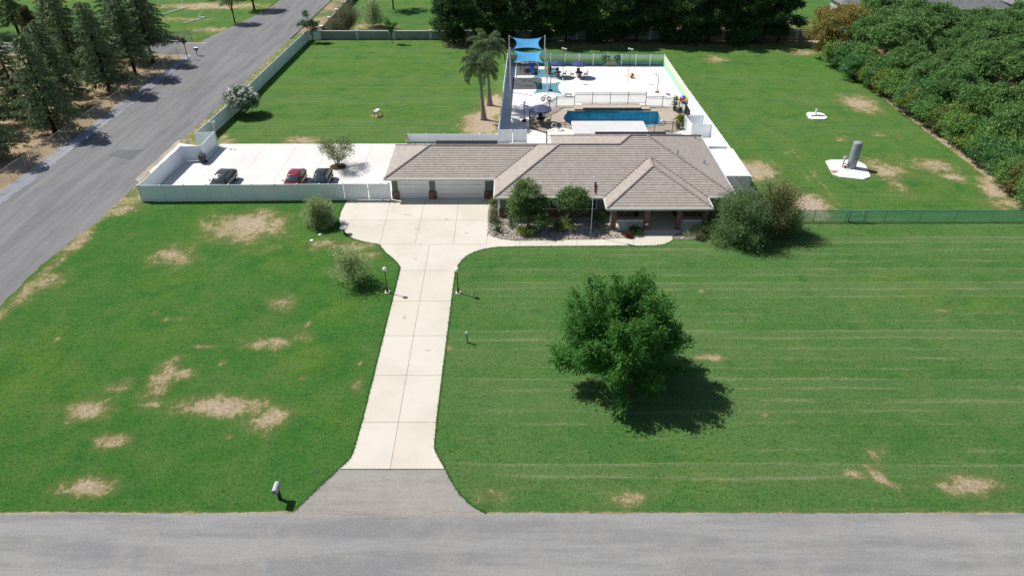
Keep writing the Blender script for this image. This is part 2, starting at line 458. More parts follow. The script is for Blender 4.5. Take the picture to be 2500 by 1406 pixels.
# ------------------------------------------------------------------ foliage
def quads(name, C, D, L, W, mat, parent, rng, droop=.0, seg=1):
    """leaf blades: one lens-shaped quad per leaf, written straight into a mesh"""
    N = len(C)
    D = D / (np.linalg.norm(D, axis=1, keepdims=True) + 1e-9)
    r = rng.normal(size=(N, 3))
    sd_ = np.cross(D, r); sd_ /= (np.linalg.norm(sd_, axis=1, keepdims=True) + 1e-9)
    L = np.broadcast_to(np.asarray(L, float).reshape(-1, 1), (N, 1)); W = np.broadcast_to(np.asarray(W, float).reshape(-1, 1), (N, 1))
    v = np.empty((N, 4, 3))
    mid = C + D * L * .45
    v[:, 0] = C; v[:, 1] = mid + sd_ * W * .5; v[:, 2] = C + D * L; v[:, 3] = mid - sd_ * W * .5
    v[:, 2, 2] -= droop * L[:, 0]
    me = bpy.data.meshes.new(name)
    o = Vector((0, 0, 0)); p = parent
    while p is not None: o = o + p.location; p = p.parent
    v = v - np.array(o)
    me.vertices.add(N * 4); me.vertices.foreach_set('co', v.astype(np.float32).ravel())
    me.loops.add(N * 4); me.loops.foreach_set('vertex_index', np.arange(N * 4, dtype=np.int32))
    me.polygons.add(N); me.polygons.foreach_set('loop_start', np.arange(0, N * 4, 4, dtype=np.int32))
    me.polygons.foreach_set('loop_total', np.full(N, 4, dtype=np.int32))
    for m in (mat if isinstance(mat, (list, tuple)) else [mat]): me.materials.append(m)
    me.update(calc_edges=True); me.validate()
    ob = bpy.data.objects.new(name, me); COL.objects.link(ob)
    if parent is not None: ob.parent = parent
    return ob

def rdir(rng, n):
    d = rng.normal(size=(n, 3)); return d / np.linalg.norm(d, axis=1, keepdims=True)

def crown_points(rng, lobes, nclump, per, cr, shell=.55, flat=.75):
    lobes = np.array(lobes, float)
    w = lobes[:, 3] * lobes[:, 4] + lobes[:, 3] * lobes[:, 5]; w /= w.sum()
    k = rng.choice(len(lobes), nclump, p=w)
    d = rdir(rng, nclump); d[:, 2] = np.where(d[:, 2] < -.35, -d[:, 2] * .6, d[:, 2])
    rad = (shell + (1 - shell) * rng.random(nclump) ** .7) * rng.uniform(.88, 1.08, nclump)
    c = lobes[k, :3] + d * rad[:, None] * lobes[k, 3:6]
    csz = cr * rng.uniform(.6, 1.35, nclump)
    off = rng.normal(size=(nclump, per, 3)) * csz[:, None, None] * .5; off[:, :, 2] *= flat
    pts = (c[:, None, :] + off).reshape(-1, 3)
    out = np.repeat(d, per, axis=0)
    return pts, out

def blob_tree(name, loc, label, cat, group, lobes, trunk, leafm, barkm, seed, nclump=260, per=34, cr=.55, L=.2, W=.09, shell=.5, branches=7, flower=None, twigr=.05):
    rng = np.random.default_rng(seed); random.seed(seed)
    t = thing(name, loc, label, cat, group)
    lw = [(loc[0] + l[0], loc[1] + l[1], loc[2] + l[2], *l[3:]) for l in lobes]
    th, tr, lean = trunk
    mb = MB()
    top = Vector((loc[0] + lean[0], loc[1] + lean[1], loc[2] + th))
    b0 = Vector(loc) + Vector((0, 0, -.05))
    midp = b0.lerp(top, .5) + Vector((random.uniform(-.1, .1), random.uniform(-.1, .1), 0)) * th * .3
    mb.tube([b0, b0 + Vector((0, 0, .12)), midp, top], [tr * 1.5, tr * 1.05, tr * .85, tr * .65], 8)
    for i in range(branches):
        l = lw[i % len(lw)]
        e = Vector((l[0] + random.uniform(-.6, .6) * l[3], l[1] + random.uniform(-.6, .6) * l[4], l[2] + random.uniform(-.2, .6) * l[5]))
        s0 = b0.lerp(top, random.uniform(.55, 1))
        m1 = s0.lerp(e, .5) + Vector((random.uniform(-.2, .2), random.uniform(-.2, .2), random.uniform(0, .3)))
        mb.tube([s0, m1, e], [tr * .5, tr * .32, twigr * .4], 6)
    mb.build('trunk', barkm, t, True)
    pts, out = crown_points(rng, lw, nclump, per, cr, shell)
    keep = pts[:, 2] > loc[2] + .05; pts, out = pts[keep], out[keep]
    D = out * .5 + rdir(rng, len(pts)) * .9 + np.array([0, 0, .15])
    n = len(pts)
    quads('crown', pts, D, L * rng.uniform(.6, 1.3, n), W * rng.uniform(.7, 1.3, n), leafm, t, rng, .12)
    if flower:
        fm, nf = flower
        p2, o2 = crown_points(rng, [(l[0], l[1], l[2], l[3] * 1.03, l[4] * 1.03, l[5] * 1.03) for l in lw], nf, 9, .22, .93)
        quads('flowers', p2, o2 * .4 + rdir(rng, len(p2)), (.19 * np.ones(len(p2))), .17, fm, t, rng)
    return t

def spray_tree(name, loc, label, cat, group, H, Rr, nb, leafm, barkm, seed, stem_h=.8, tr=.16, L=.22, W=.07, up=(.25, 1.3), per=230, stems=1, bend=.25, spread=.30, start=.25, leanv=(0, 0), tips=None, rad=(.72, 1.06)):
    """trunk with many limbs, leaves set in sprays along each limb"""
    rng = np.random.default_rng(seed); random.seed(seed)
    t = thing(name, loc, label, cat, group)
    mb = MB(); CP = []; DP = []; TC = []; TD = []
    b0 = Vector(loc)
    heads = []
    for sidx in range(stems):
        a = 2 * math.pi * sidx / max(1, stems) + random.uniform(0, .6)
        o = Vector((math.cos(a), math.sin(a), 0)) * (.35 * stem_h if stems > 1 else 0) + Vector((leanv[0], leanv[1], 0))
        hd = b0 + o + Vector((0, 0, stem_h))
        mb.tube([b0 - Vector((0, 0, .05)), b0.lerp(hd, .5) + Vector((random.uniform(-.05, .05), random.uniform(-.05, .05), 0)), hd], [tr * 1.25, tr * .9, tr * .75], 8)
        heads.append(hd)
    for i in range(nb):
        hd = heads[i % len(heads)]
        az = 2.399963 * i + random.uniform(-.3, .3)
        el = random.uniform(*up)
        # limb end on an ellipsoid
        ex = Vector((math.cos(az) * math.cos(el) * Rr, math.sin(az) * math.cos(el) * Rr, math.sin(el) * (H - stem_h))) * random.uniform(*rad)
        e = hd + ex
        s0 = hd - Vector((0, 0, random.uniform(0, stem_h * .4)))
        m1 = s0.lerp(e, .5) + Vector((ex.x, ex.y, 0)) * random.uniform(.0, bend) + Vector((0, 0, -random.uniform(0, .12) * ex.length))
        pts = []
        for k in range(7):
            q = k / 6
            pts.append((s0 * (1 - q) ** 2 + m1 * 2 * q * (1 - q) + e * q * q))
        mb.tube(pts, [tr * (.42 if nb < 70 else .30) * (1 - k / 7.5) + .006 for k in range(7)], 5)
        q = start + (1 - start) * rng.random(per) ** .75
        s = np.array(s0)[None] * ((1 - q) ** 2)[:, None] + np.array(m1)[None] * (2 * q * (1 - q))[:, None] + np.array(e)[None] * (q * q)[:, None]
        tang = (np.array(e) - np.array(m1)); tang /= np.linalg.norm(tang)
        off = rng.normal(size=(per, 3)) * (spread * (.55 + .75 * np.sin(q * 2.6)))[:, None]
        # small twigs: leaves in little tufts
        ntw = max(6, per // 14); tw = rng.integers(0, ntw, per); toff = rng.normal(size=(ntw, 3)) * spread * .9
        CP.append(s + off * .55 + toff[tw] * np.minimum(1.0, .35 + q)[:, None]); DP.append(np.tile(tang, (per, 1)) * .55 + off / (np.linalg.norm(off, axis=1, keepdims=True)) * .8 + rdir(rng, per) * .35)
        if tips:
            nt_ = 46; qq = rng.uniform(.86, 1.06, nt_)
            st_ = np.array(s0)[None] * ((1 - qq) ** 2)[:, None] + np.array(m1)[None] * (2 * qq * (1 - qq))[:, None] + np.array(e)[None] * (qq * qq)[:, None]
            TC.append(st_ + rng.normal(size=(nt_, 3)) * spread * .32); TD.append(np.tile(tang, (nt_, 1)) * .6 + rdir(rng, nt_) * .8)
    mb.build('trunk', barkm, t, True)
    C = np.concatenate(CP); D = np.concatenate(DP); k = C[:, 2] > loc[2] + .08; C, D = C[k], D[k]
    if tips: TC, TD = np.concatenate(TC), np.concatenate(TD); quads('new_shoots', TC, TD, L * rng.uniform(.6, 1.2, len(TC)), W * 1.05, tips, t, rng, .2)
    n = len(C)
    quads('crown', C, D, L * rng.uniform(.6, 1.3, n), W * rng.uniform(.7, 1.3, n), leafm, t, rng, .15)
    return t

def conifer(name, loc, label, group, H, Rr, leafm, seed, low=.10, dens=1.0, skirt=1.0):
    rng = np.random.default_rng(seed); random.seed(seed)
    t = thing(name, loc, label, 'conifer', group)
    mb = MB(); b0 = Vector(loc)
    mb.tube([b0 - Vector((0, 0, .05)), b0 + Vector((.05, 0, H * .3)), b0 + Vector((.1, .05, H * .7)), b0 + Vector((.12, .05, H))],
            [.02 * H + .04, .016 * H + .02, .008 * H + .02, .015], 9)
    CP = []; DP = []; LL = []
    nb = int(95 * dens)
    for i in range(nb):
        q = (i + random.random()) / nb
        z = H * (low + (1 - low) * q ** 1.05)
        az = 2.399963 * i + random.uniform(-.4, .4)
        ln = (Rr * (1 - q) ** .72 * random.uniform(.55, 1.12) + .35)
        d = Vector((math.cos(az), math.sin(az), 0))
        rise = random.uniform(.02, .22)
        s0 = Vector((loc[0] + .1 * q, loc[1], loc[2] + z))
        pts = [s0 + d * ln * k + Vector((0, 0, ln * (rise * k * 1.6 - (.28 + .25 * rise) * skirt * k * k))) for k in (0, .25, .5, .75, 1)]
        mb.tube(pts, [.012 + .014 * ln, .010 + .009 * ln, .012, .01, .005], 5)
        side = np.array(Vector((-d.y, d.x, 0)))
        ntw = int(7 + ln * 5)
        for _ in range(ntw):
            k = random.uniform(.12, 1.0)
            a = np.array(pts[0].lerp(pts[-1], k)); a[2] = loc[2] + z + ln * (rise * k * 1.6 - (.28 + .25 * rise) * skirt * k * k)
            tl = (.22 + .5 * ln * (1 - k) ** .8 * .55) * random.uniform(.6, 1.2)
            sg = random.choice((-1, 1))
            dv = side * sg * random.uniform(.5, 1) + np.array(d) * random.uniform(.35, .9)
            dv /= np.linalg.norm(dv)
            m = int(5 + tl * 9)
            u = rng.random(m)
            p = a[None] + dv[None] * (u * tl)[:, None]; p[:, 2] -= (u * u) * tl * .38 + rng.random(m) * .10
            CP.append(p)
            DP.append(np.tile(dv, (m, 1)) * .8 + rng.normal(size=(m, 3)) * .35 + np.array([0, 0, -.38]))
    mb.build('trunk', DBARK, t, True)
    C = np.concatenate(CP); D = np.concatenate(DP); n = len(C)
    quads('crown', C, D, .34 * rng.uniform(.6, 1.3, n), .085 * rng.uniform(.7, 1.4, n), leafm, t, rng, .2)
    return t

def grass_clump(name, loc, label, cat, group, n, L, W, leafm, seed, spread=.12, up=1.1, droop=.35, rad=1.0):
    rng = np.random.default_rng(seed)
    t = thing(name, loc, label, cat, group)
    a = rng.random(n) * 6.283; e = rng.uniform(.25, 1.35, n) * up
    D = np.stack([np.cos(a) * np.cos(e), np.sin(a) * np.cos(e), np.sin(e)], 1)
    Ln = L * rng.uniform(.6, 1.1, n)
    C0 = np.array(loc)[None] + rng.normal(size=(n, 3)) * np.array([spread, spread, 0.02])
    # two pieces per blade: rising, then arching over
    C = np.concatenate([C0, C0 + D * (Ln * .5)[:, None]])
    D2 = D.copy(); D2[:, 2] -= droop; DD = np.concatenate([D, D2])
    quads('blades', C, DD, np.concatenate([Ln * .62, Ln * .6]), W, leafm, t, rng, .08)
    return t

# leaf colours
G_WAL = leaf_mat('bright_pinnate_leaves', [(0.046, 0.138, 0.032), (0.072, 0.202, 0.046), (0.121, 0.283, 0.056)], .28)
G_ORCH = leaf_mat('orchard_leaves', [(0.075, 0.159, 0.050), (0.115, 0.212, 0.066), (0.169, 0.271, 0.090)], .24, .2)
G_TIP = leaf_mat('new_shoot_leaves', [(.055, .13, .028), (.09, .18, .038), (.12, .21, .05)], .35)
G_OLIVE = leaf_mat('olive_rust_leaves', [(0.134, 0.154, 0.046), (0.234, 0.216, 0.064), (0.378, 0.260, 0.100)], .25)
G_HEDGE = [leaf_mat('hedge_green', [(0.082, 0.188, 0.059), (0.140, 0.257, 0.071), (0.234, 0.316, 0.082)], .22, .35),
           leaf_mat('hedge_yellow', [(0.098, 0.165, 0.034), (0.159, 0.220, 0.046), (0.256, 0.287, 0.067)], .25, .35),
           leaf_mat('hedge_deep', [(0.051, 0.140, 0.051), (0.089, 0.199, 0.071), (0.140, 0.246, 0.082)], .22, .35),
           leaf_mat('hedge_bronze', [(0.079, 0.134, 0.039), (0.140, 0.171, 0.055), (0.268, 0.146, 0.073)], .22, .3)]
G_DARK = leaf_mat('dark_evergreen', [(0.025, 0.053, 0.021), (0.040, 0.085, 0.028), (0.081, 0.152, 0.045)], .15)
G_CON = leaf_mat('cedar_needles', [(0.072, 0.116, 0.058), (0.133, 0.191, 0.094), (0.238, 0.305, 0.145)], .12)
G_CYP = leaf_mat('brown_cypress', [(0.051, 0.058, 0.024), (0.093, 0.093, 0.034), (0.145, 0.145, 0.051)], .12)
G_WIL = leaf_mat('willowy_green', [(0.090, 0.162, 0.058), (0.150, 0.234, 0.096), (0.234, 0.306, 0.162)], .3)
G_WILB = leaf_mat('willowy_olive_bronze', [(0.086, 0.121, 0.040), (0.144, 0.172, 0.069), (0.224, 0.213, 0.109)], .3)
G_PALE = leaf_mat('pale_olive_leaves', [(0.169, 0.227, 0.101), (0.281, 0.346, 0.165), (0.451, 0.500, 0.281)], .25)
G_OLEA = leaf_mat('oleander_leaves', [(0.059, 0.117, 0.059), (0.107, 0.176, 0.087), (0.167, 0.235, 0.128)], .2)
G_GRND = leaf_mat('garden_leaves', [(0.049, 0.109, 0.042), (0.109, 0.182, 0.064), (0.216, 0.285, 0.103)], .22, .4)
G_LIME = leaf_mat('lime_leaves', [(.10, .15, .02), (.17, .22, .03), (.25, .29, .05)], .3)
G_SAGO = leaf_mat('sago_leaves', [(0.038, 0.083, 0.030), (0.075, 0.135, 0.045), (0.128, 0.195, 0.075)], .15, .5)
G_PALM = leaf_mat('palm_leaflets', [(0.048, 0.089, 0.038), (0.102, 0.150, 0.068), (0.218, 0.252, 0.142)], .2, .5)
G_GREY = leaf_mat('grey_brush_leaves', [(0.105, 0.119, 0.070), (0.168, 0.175, 0.098), (0.238, 0.210, 0.140)], .2)
G_RED = leaf_mat('red_leaves', [(.09, .03, .02), (.14, .05, .025), (.16, .09, .04)], .2)
W_FLOW = leaf_mat('white_petals', [(.75, .72, .70), (.8, .79, .76), (.8, .8, .8)], .3)
G_BLADE = leaf_mat('lawn_blades', [(.020, .095, .014), (.035, .125, .025), (.06, .15, .035)], .3)

# ------------------------------------------------------------------ ground, roads, paving
gm = MB()
for a in (((-700, -150), (2, -150), (2, 1400), (-700, 1400)), ((2, -150), (23, -150), (23, 82), (2, 82)), ((2, 95), (23, 95), (23, 1400), (2, 1400)), ((23, -150), (700, -150), (700, 1400), (23, 1400))):
    gm.sheet(a, -.12)
struct(gm, 'ground', BASEG)

def patch(px, py, rx, ry, st, ang=0.0):
    c = P(px, py); a = P(px + rx, py).x - c.x; b = (P(px, py - ry).y - P(px, py + ry).y) / 2
    return c.x, c.y, a, b, st, ang
DRY = [(605, 552, 92, 36, 1.0), (555, 580, 40, 14, .6), (650, 600, 110, 36, .3), (425, 622, 55, 30, .75), (115, 685, 52, 24, .75, .6), (60, 735, 40, 22, .45), (285, 515, 62, 13, .8, .5),
       (690, 745, 45, 34, .55), (650, 840, 55, 16, .85), (740, 820, 40, 20, .5), (395, 930, 32, 52, 1.0), (440, 915, 36, 16, .8), (375, 985, 32, 13, .8),
       (300, 940, 32, 24, .62), (215, 1002, 55, 24, .9), (240, 985, 40, 18, .6), (540, 990, 110, 24, 1.0), (655, 1020, 52, 30, .9), (275, 1075, 45, 20, .85), (212, 1188, 75, 24, .95),
       (497, 845, 28, 7, .85), (545, 885, 11, 7, .9), (738, 922, 11, 6, .9), (875, 943, 18, 24, .6), (375, 767, 12, 6, .8), (405, 780, 13, 6, .9), (440, 778, 20, 5, .6), (880, 888, 8, 6, .9),
       (752, 790, 8, 8, .8), (140, 828, 9, 6, .8), (560, 1067, 9, 6, .75), (803, 902, 7, 5, .8), (850, 602, 75, 15, .8), (785, 595, 40, 12, .65), (905, 622, 30, 12, .75), (760, 610, 30, 10, .5), (588, 848, 8, 5, .8),
       (1735, 873, 34, 10, .95), (1535, 1217, 50, 20, .75), (1195, 1212, 42, 22, .6), (2375, 1183, 70, 26, .95), (2320, 1190, 40, 20, .6), (2150, 1165, 16, 34, .8, .5), (2135, 1112, 14, 16, .75), (2077, 1155, 20, 12, .85), (2240, 1185, 60, 8, .45),
       (1090, 847, 12, 7, .95), (1713, 710, 9, 5, .8), (1865, 1012, 12, 8, .7), (1930, 1030, 14, 7, .7), (1850, 985, 10, 5, .6), (2300, 758, 26, 5, .6), (2330, 740, 20, 4, .5), (2100, 895, 12, 4, .5), (1495, 1100, 40, 10, .35),
       (2095, 252, 42, 22, .95), (2035, 291, 22, 8, .45), (2160, 415, 45, 26, .85), (2178, 440, 25, 30, .7), (2190, 385, 30, 20, .4), (2285, 408, 50, 18, .95, -.35), (2330, 432, 30, 14, .9, -.35), (2425, 462, 28, 46, .98, -.35), (2470, 495, 30, 16, .9),
       (1845, 418, 50, 24, 1.1), (1975, 502, 50, 34, 1.1), (1925, 470, 40, 26, .8), (2030, 530, 34, 18, .5), (1745, 146, 34, 8, .75), (2145, 330, 20, 8, .6), (2060, 340, 20, 9, .6), (2195, 335, 25, 8, .4), (1975, 250, 16, 6, .4),
       (740, 343, 48, 10, .95), (560, 346, 24, 8, .75), (922, 284, 17, 7, .75), (1060, 300, 40, 10, .25), (720, 235, 40, 6, .25), (545, 335, 12, 14, .7),
       (1180, 300, 42, 34, 1.2), (1200, 265, 24, 30, 1.2), (1165, 318, 34, 14, 1.1), (1160, 285, 16, 20, .8), (1210, 245, 14, 16, 1.1), (1500, 107, 40, 6, .8), (1880, 103, 50, 6, .8), (1620, 104, 40, 5, .6), (1690, 118, 60, 7, .5), (1300, 108, 60, 6, .5), (1780, 112, 60, 6, .6), (1960, 128, 40, 8, .7),
       (1820, 590, 60, 10, .25), (2480, 1280, 60, 8, .5), (2200, 1262, 200, 4, .45)]
LUSH = [(380, 810, 120, 60, .55), (60, 900, 110, 100, .75), (150, 950, 120, 80, .4), (760, 870, 80, 60, .7), (800, 1010, 80, 60, .5), (690, 610, 120, 60, .55), (500, 540, 100, 60, .5), (820, 690, 60, 40, .5), (830, 760, 60, 30, .65), (420, 690, 100, 40, .5),
        (2240, 700, 90, 40, .9), (2380, 735, 60, 24, .8), (2110, 745, 30, 14, .6), (1700, 1150, 160, 60, .65), (1300, 690, 60, 30, .4), (1720, 320, 60, 40, .4), (1960, 400, 40, 40, .5), (1990, 250, 60, 30, .4), (990, 200, 25, 5, 1.0), (700, 160, 60, 20, .4), (1100, 280, 60, 30, .4), (1500, 1200, 120, 30, .4), (1900, 350, 60, 30, .35), (2230, 380, 80, 30, .3)]
def trail(pts, w, h, st, n=12):
    for a, b in zip(pts[:-1], pts[1:]):
        for k in range(n): DRY.append((a[0] + (b[0] - a[0]) * k / n, a[1] + (b[1] - a[1]) * k / n, w, h, st))
trail([(1918, 372), (1950, 410), (1985, 450), (2012, 478)], 5, 5, .46)
trail([(1935, 368), (1975, 412), (2010, 452), (2040, 490), (2075, 520)], 6, 5, .52)
trail([(1905, 375), (1935, 368), (1990, 362)], 14, 3, .32, 6)
trail([(2160, 1090), (2140, 1130), (2165, 1170), (2200, 1188), (2330, 1195)], 14, 7, .42, 8)
trail([(1900, 1165), (1700, 1155), (1500, 1160)], 40, 3, .30, 6); trail([(1180, 1190), (1450, 1185), (1750, 1195)], 50, 3, .34, 8); trail([(1300, 1110), (1600, 1100), (1850, 1115)], 50, 3, .26, 8)
def field(X, Y, lst):
    F = np.zeros_like(X)
    for q in lst:
        cx, cy, a, b, st, an = patch(*q); a *= .97; b *= .97
        dx, dy = X - cx, Y - cy
        u = dx * math.cos(an) + dy * math.sin(an); w = -dx * math.sin(an) + dy * math.cos(an)
        F = np.maximum(F, .97 * st * np.exp(-((u / a) ** 2 + (w / b) ** 2) * .62))
    return F

def lawn_sheet(name, x0, x1, y0, y1, st, z, mat, dry_fn=None, hole=None):
    nx, ny = int((x1 - x0) / st) + 1, int((y1 - y0) / st) + 1
    X, Y = np.meshgrid(np.linspace(x0, x1, nx), np.linspace(y0, y1, ny))
    co = np.stack([X, Y, np.full_like(X, z)], -1).reshape(-1, 3)
    idx = np.arange(nx * ny).reshape(ny, nx)
    f = np.stack([idx[:-1, :-1], idx[:-1, 1:], idx[1:, 1:], idx[1:, :-1]], -1).reshape(-1, 4)
    if hole:
        cx, cy = X[:-1, :-1].ravel(), Y[:-1, :-1].ravel()
        f = f[~((cx > hole[0]) & (cx < hole[1]) & (cy > hole[2]) & (cy < hole[3]))]
    me = bpy.data.meshes.new(name)
    me.vertices.add(len(co)); me.vertices.foreach_set('co', co.astype(np.float32).ravel())
    me.loops.add(len(f) * 4); me.loops.foreach_set('vertex_index', f.astype(np.int32).ravel())
    me.polygons.add(len(f)); me.polygons.foreach_set('loop_start', np.arange(0, len(f) * 4, 4, dtype=np.int32))
    me.polygons.foreach_set('loop_total', np.full(len(f), 4, dtype=np.int32))
    me.materials.append(mat); me.update(calc_edges=True)
    vals = dry_fn(X, Y)
    for k, v in vals.items():
        a = me.attributes.new(k, 'FLOAT', 'POINT'); a.data.foreach_set('value', v.astype(np.float32).ravel())
    ob = bpy.data.objects.new(name, me); COL.objects.link(ob)
    return tag(ob, kind='structure')

def lawn_vals(X, Y):
    dry = field(X, Y, DRY); lush = field(X, Y, LUSH)
    # worn verges beside the two roads
    wob = .5 + .5 * np.sin(Y * .55 + 1.3 * np.sin(Y * .21)) * np.sin(Y * .17 + 1)
    dry = np.maximum(dry, np.where(Y < 131, (.56 + .2 * wob) * np.exp(-((X + 41.1) / (.75 + .5 * wob)) ** 2), 0))
    dry = np.maximum(dry, .75 * np.exp(-((Y - 25.35) / .28) ** 2))
    dry = np.maximum(dry, np.where((Y > 117) & (X > -12), .55 * np.clip((Y - 119) / 5, 0, 1), 0))
    dry = np.maximum(dry, np.where(X > 52.6, .9 * np.clip((X - 52.6) / .5, 0, 1), 0))
    side = np.where((X < -38.3) & (Y > 64), .55, 0); dry = np.maximum(dry, side)
    right = np.clip((X + 6) / 6, 0, 1)
    strk = np.where(Y < 62, right * np.clip((Y - 24) / 3, .6, 1), np.where(X < 0, .55, .35))
    strk = np.where((X < -6) & (Y < 64), .07, strk)
    lush = np.maximum(lush, np.where((Y > 63) & (X > 26), .50, 0)); lush = np.maximum(lush, np.where((Y > 80) & (X < 0), .62, 0)); lush = np.maximum(lush, .16)
    deep = np.where((X < -6) & (Y < 64), .75, 0) + np.where((Y > 63) & (X > 26), .35, 0) + np.where((Y > 80) & (X < 0), .30, 0)
    return dict(dry=dry, lush=lush, streak=strk, deep=np.clip(deep, 0, 1))
lawn_sheet('lawn', -43.2, 57.0, 25.35, 128.2, .33, 0.0, LAWN, lawn_vals, (1.5, 23, 80, 108))

def far_vals(X, Y):
    n = .5 + .5 * np.sin(X * .13 + 2 * np.sin(Y * .09)) * np.sin(Y * .15 + X * .04)
    dry = .10 + .55 * np.clip(n - .62, 0, 1)
    for cx, cy, a, b, s in ((-57, 135.5, 6, 2.2, .8), (-68, 143, 12, 3, .6), (-60, 131, 5, 2, .5), (-20, 131.5, 15, 2.6, .9), (-27, 138, 6, 4, .8), (-64, 155, 16, 4, .9), (-8, 150, 10, 4, .6), (35, 136, 10, 3, .9), (50, 140, 12, 4, .8)):
        dry = np.maximum(dry, s * np.exp(-(((X - cx) / a) ** 2 + ((Y - cy) / b) ** 2)))
    return dict(dry=dry, lush=np.clip(n, 0, 1) * .9, streak=X * 0 + .15, deep=X * 0 + .2)
lawn_sheet('far_lawn', -36.4, 125, 128.6, 215, .8, -.01, LAWN, far_vals)
lawn_sheet('school_lawn', -150, -51.5, 126.4, 230, .8, -.02, LAWN, far_vals)

struct(MB().sheet([(-140, 40), (-54.6, 40), (-54.6, 118.6), (-140, 118.6)], -.03), 'dry_ground', STRAWG)
struct(MB().sheet([(54, 40), (140, 40), (140, 128.5), (54, 128.5)], -.02), 'orchard_floor', soil_mat('orchard_soil', (.20, .15, .09), (.30, .22, .13)))
struct(MB().sheet([(-160, 118.6), (-53, 118.6), (-53, 125.6), (-160, 125.6)], -.025), 'lane', ROADL)
struct(MB().sheet([(-160, 125.6), (-54.5, 125.6), (-54.5, 125.9), (-160, 125.9)], .02), 'lane_curb', CONC)

def wavy(pts, amp, step=1.2, seed=1):
    rd = random.Random(seed); out = []
    for i in range(len(pts) - 1):
        a, b = Vector(pts[i]), Vector(pts[i + 1]); n = max(1, int((b - a).length / step)); nrm = Vector((-(b - a).y, (b - a).x)).normalized()
        for k in range(n):
            out.append(tuple(a.lerp(b, k / n) + nrm * rd.uniform(-amp, amp)))
    out.append(tuple(pts[-1])); return out
# front road and its apron
ed = wavy([(-41.5, 25.30), (-12.7, 25.36)], .07, .6, 3) + wavy([(-1.6, 25.40), (70, 25.36)], .07, .6, 4)
struct(MB().sheet(ed + [(70, -40), (-90, -40), (-90, 25.2)], .012), 'front_road', ROADF)
rr = wavy([(-41.6, 25.2), (-42.0, 45.2), (-42.1, 52), (-41.2, 60), (-40.95, 70), (-41.0, 80.7), (-40.5, 96.5), (-40.5, 114.6), (-40.2, 131.5), (-39.8, 157), (-39, 240)], .10, .8, 5)
lr = wavy([(-50.5, 240), (-50.6, 161), (-51, 153), (-53, 140.8), (-55.5, 129), (-55.6, 121), (-54.5, 112), (-53.6, 99), (-53.3, 91), (-53.2, 82), (-53.1, 72), (-53.2, 45), (-53.4, 25.2)], .12, .8, 6)
struct(MB().sheet(wavy([(-41.0, 25.48), (-34, 25.43), (-27, 25.52), (-20, 25.42), (-15, 25.5), (-12.9, 25.56)], .045, .22, 13) + [(-12.9, 24.9), (-41.0, 24.9)], .009), 'road_shoulder', soil_mat('shoulder_dirt', (.27, .235, .15), (.36, .32, .24)))
struct(MB().sheet(wavy([(-1.45, 25.48), (4, 25.42), (10, 25.48), (18, 25.40), (25, 25.46), (33, 25.40), (57, 25.46)], .045, .22, 14) + [(57, 24.9), (-1.45, 24.9)], .009), 'road_shoulder', soil_mat('shoulder_dirt', (.27, .235, .15), (.36, .32, .24)))
struct(MB().sheet(rr + lr, .006), 'side_road', ROADL)
# gravel shoulder left of the side road
struct(MB().sheet(wavy([(-52.95, 45), (-53.0, 72), (-53.1, 91), (-53.6, 108), (-54.2, 118.5)], .18, .7, 7) + wavy([(-55.1, 118.5), (-54.9, 91), (-54.9, 60), (-55.2, 45)], .15, .7, 8), .011), 'gravel_shoulder', GRAVEL)
struct(MB().sheet([PX(*q) for q in ((262, 382), (285, 366), (352, 366), (322, 390))], .0085), 'road_patch', asphalt('patch_asphalt', (.135, .14, .145), (.165, .17, .172), (.19, .19, .19), 'Y', .2))
struct(MB().sheet([PX(*q) for q in ((360, 416), (431, 349), (482, 356), (452, 382), (395, 446))], .0095), 'corner_slab', PADC)
struct(MB().sheet(wavy([PX(*q) for q in ((330, 438), (362, 408), (432, 345), (442, 342), (436, 352), (366, 418), (340, 446))], .06, .5, 9), .0105), 'dirt_shoulder', soil_mat('pale_dirt', (.33, .28, .22), (.46, .40, .32)))
struct(MB().sheet([(-4.1, 28.62), *[PX(*q) for q in ((1095, 1165), (1120, 1205), (1150, 1235), (1184, 1254))], (-1.6, 25.1), (-12.7, 25.1), *[PX(*q) for q in ((716, 1252), (727, 1240), (760, 1208), (800, 1170), (829, 1143))], (-10.5, 28.62)], .016), 'driveway_apron', APRON)

dl = [PX(*q) for q in ((829, 1144), (845, 1131), (857, 1117), (864, 1103), (868, 1088))]
drive = dl + [(-9.9, 33), (-9.9, 51.5)] + [PX(*q) for q in ((973, 645), (960, 632), (946, 620), (935, 610), (926, 597), (905, 594), (885, 590), (865, 584), (848, 575), (836, 562), (829, 548), (828, 535), (832, 518), (840, 502), (847, 490))] + \
    [(-13.1, 65.3), (-1.2, 65.3), (-2.35, 64.2)] + [PX(*q) for q in ((1191, 520), (1191, 572), (1200, 577), (1222, 584), (1260, 588.5), (1300, 588), (1370, 586), (1440, 585.5), (1500, 583), (1545, 581), (1574, 578.5))] + [(12.7, 58.1), (16.3, 58.1)] + [PX(*q) for q in ((1640, 578.5), (1643, 583), (1636, 590), (1622, 596), (1600, 599.5), (1560, 600), (1400, 600.5), (1260, 601.5), (1215, 603), (1185, 607), (1160, 614), (1140, 624), (1126, 636), (1117, 650), (1112, 662))] + \
    [(-5.04, 51), (-5.04, 33)] + [PX(*q) for q in ((1059, 1090), (1062, 1100), (1069, 1115), (1085, 1144))]
struct(MB().sheet(drive, .014), 'driveway', CONC)
jm = MB()
def joint(a, b, w=.035, z=.018): jm.bar((a[0], a[1], z - .002), (b[0], b[1], z - .002), w, .004)
for y in (51.13, 46.47, 41.87, 37.28, 32.64): joint((-9.9, y), (-5.04, y))
joint((-7.49, 28.7), (-7.74, 55.6)); joint(PX(926, 597), PX(1186, 597)); joint((-2.45, 55.65), (-2.3, 57.3))
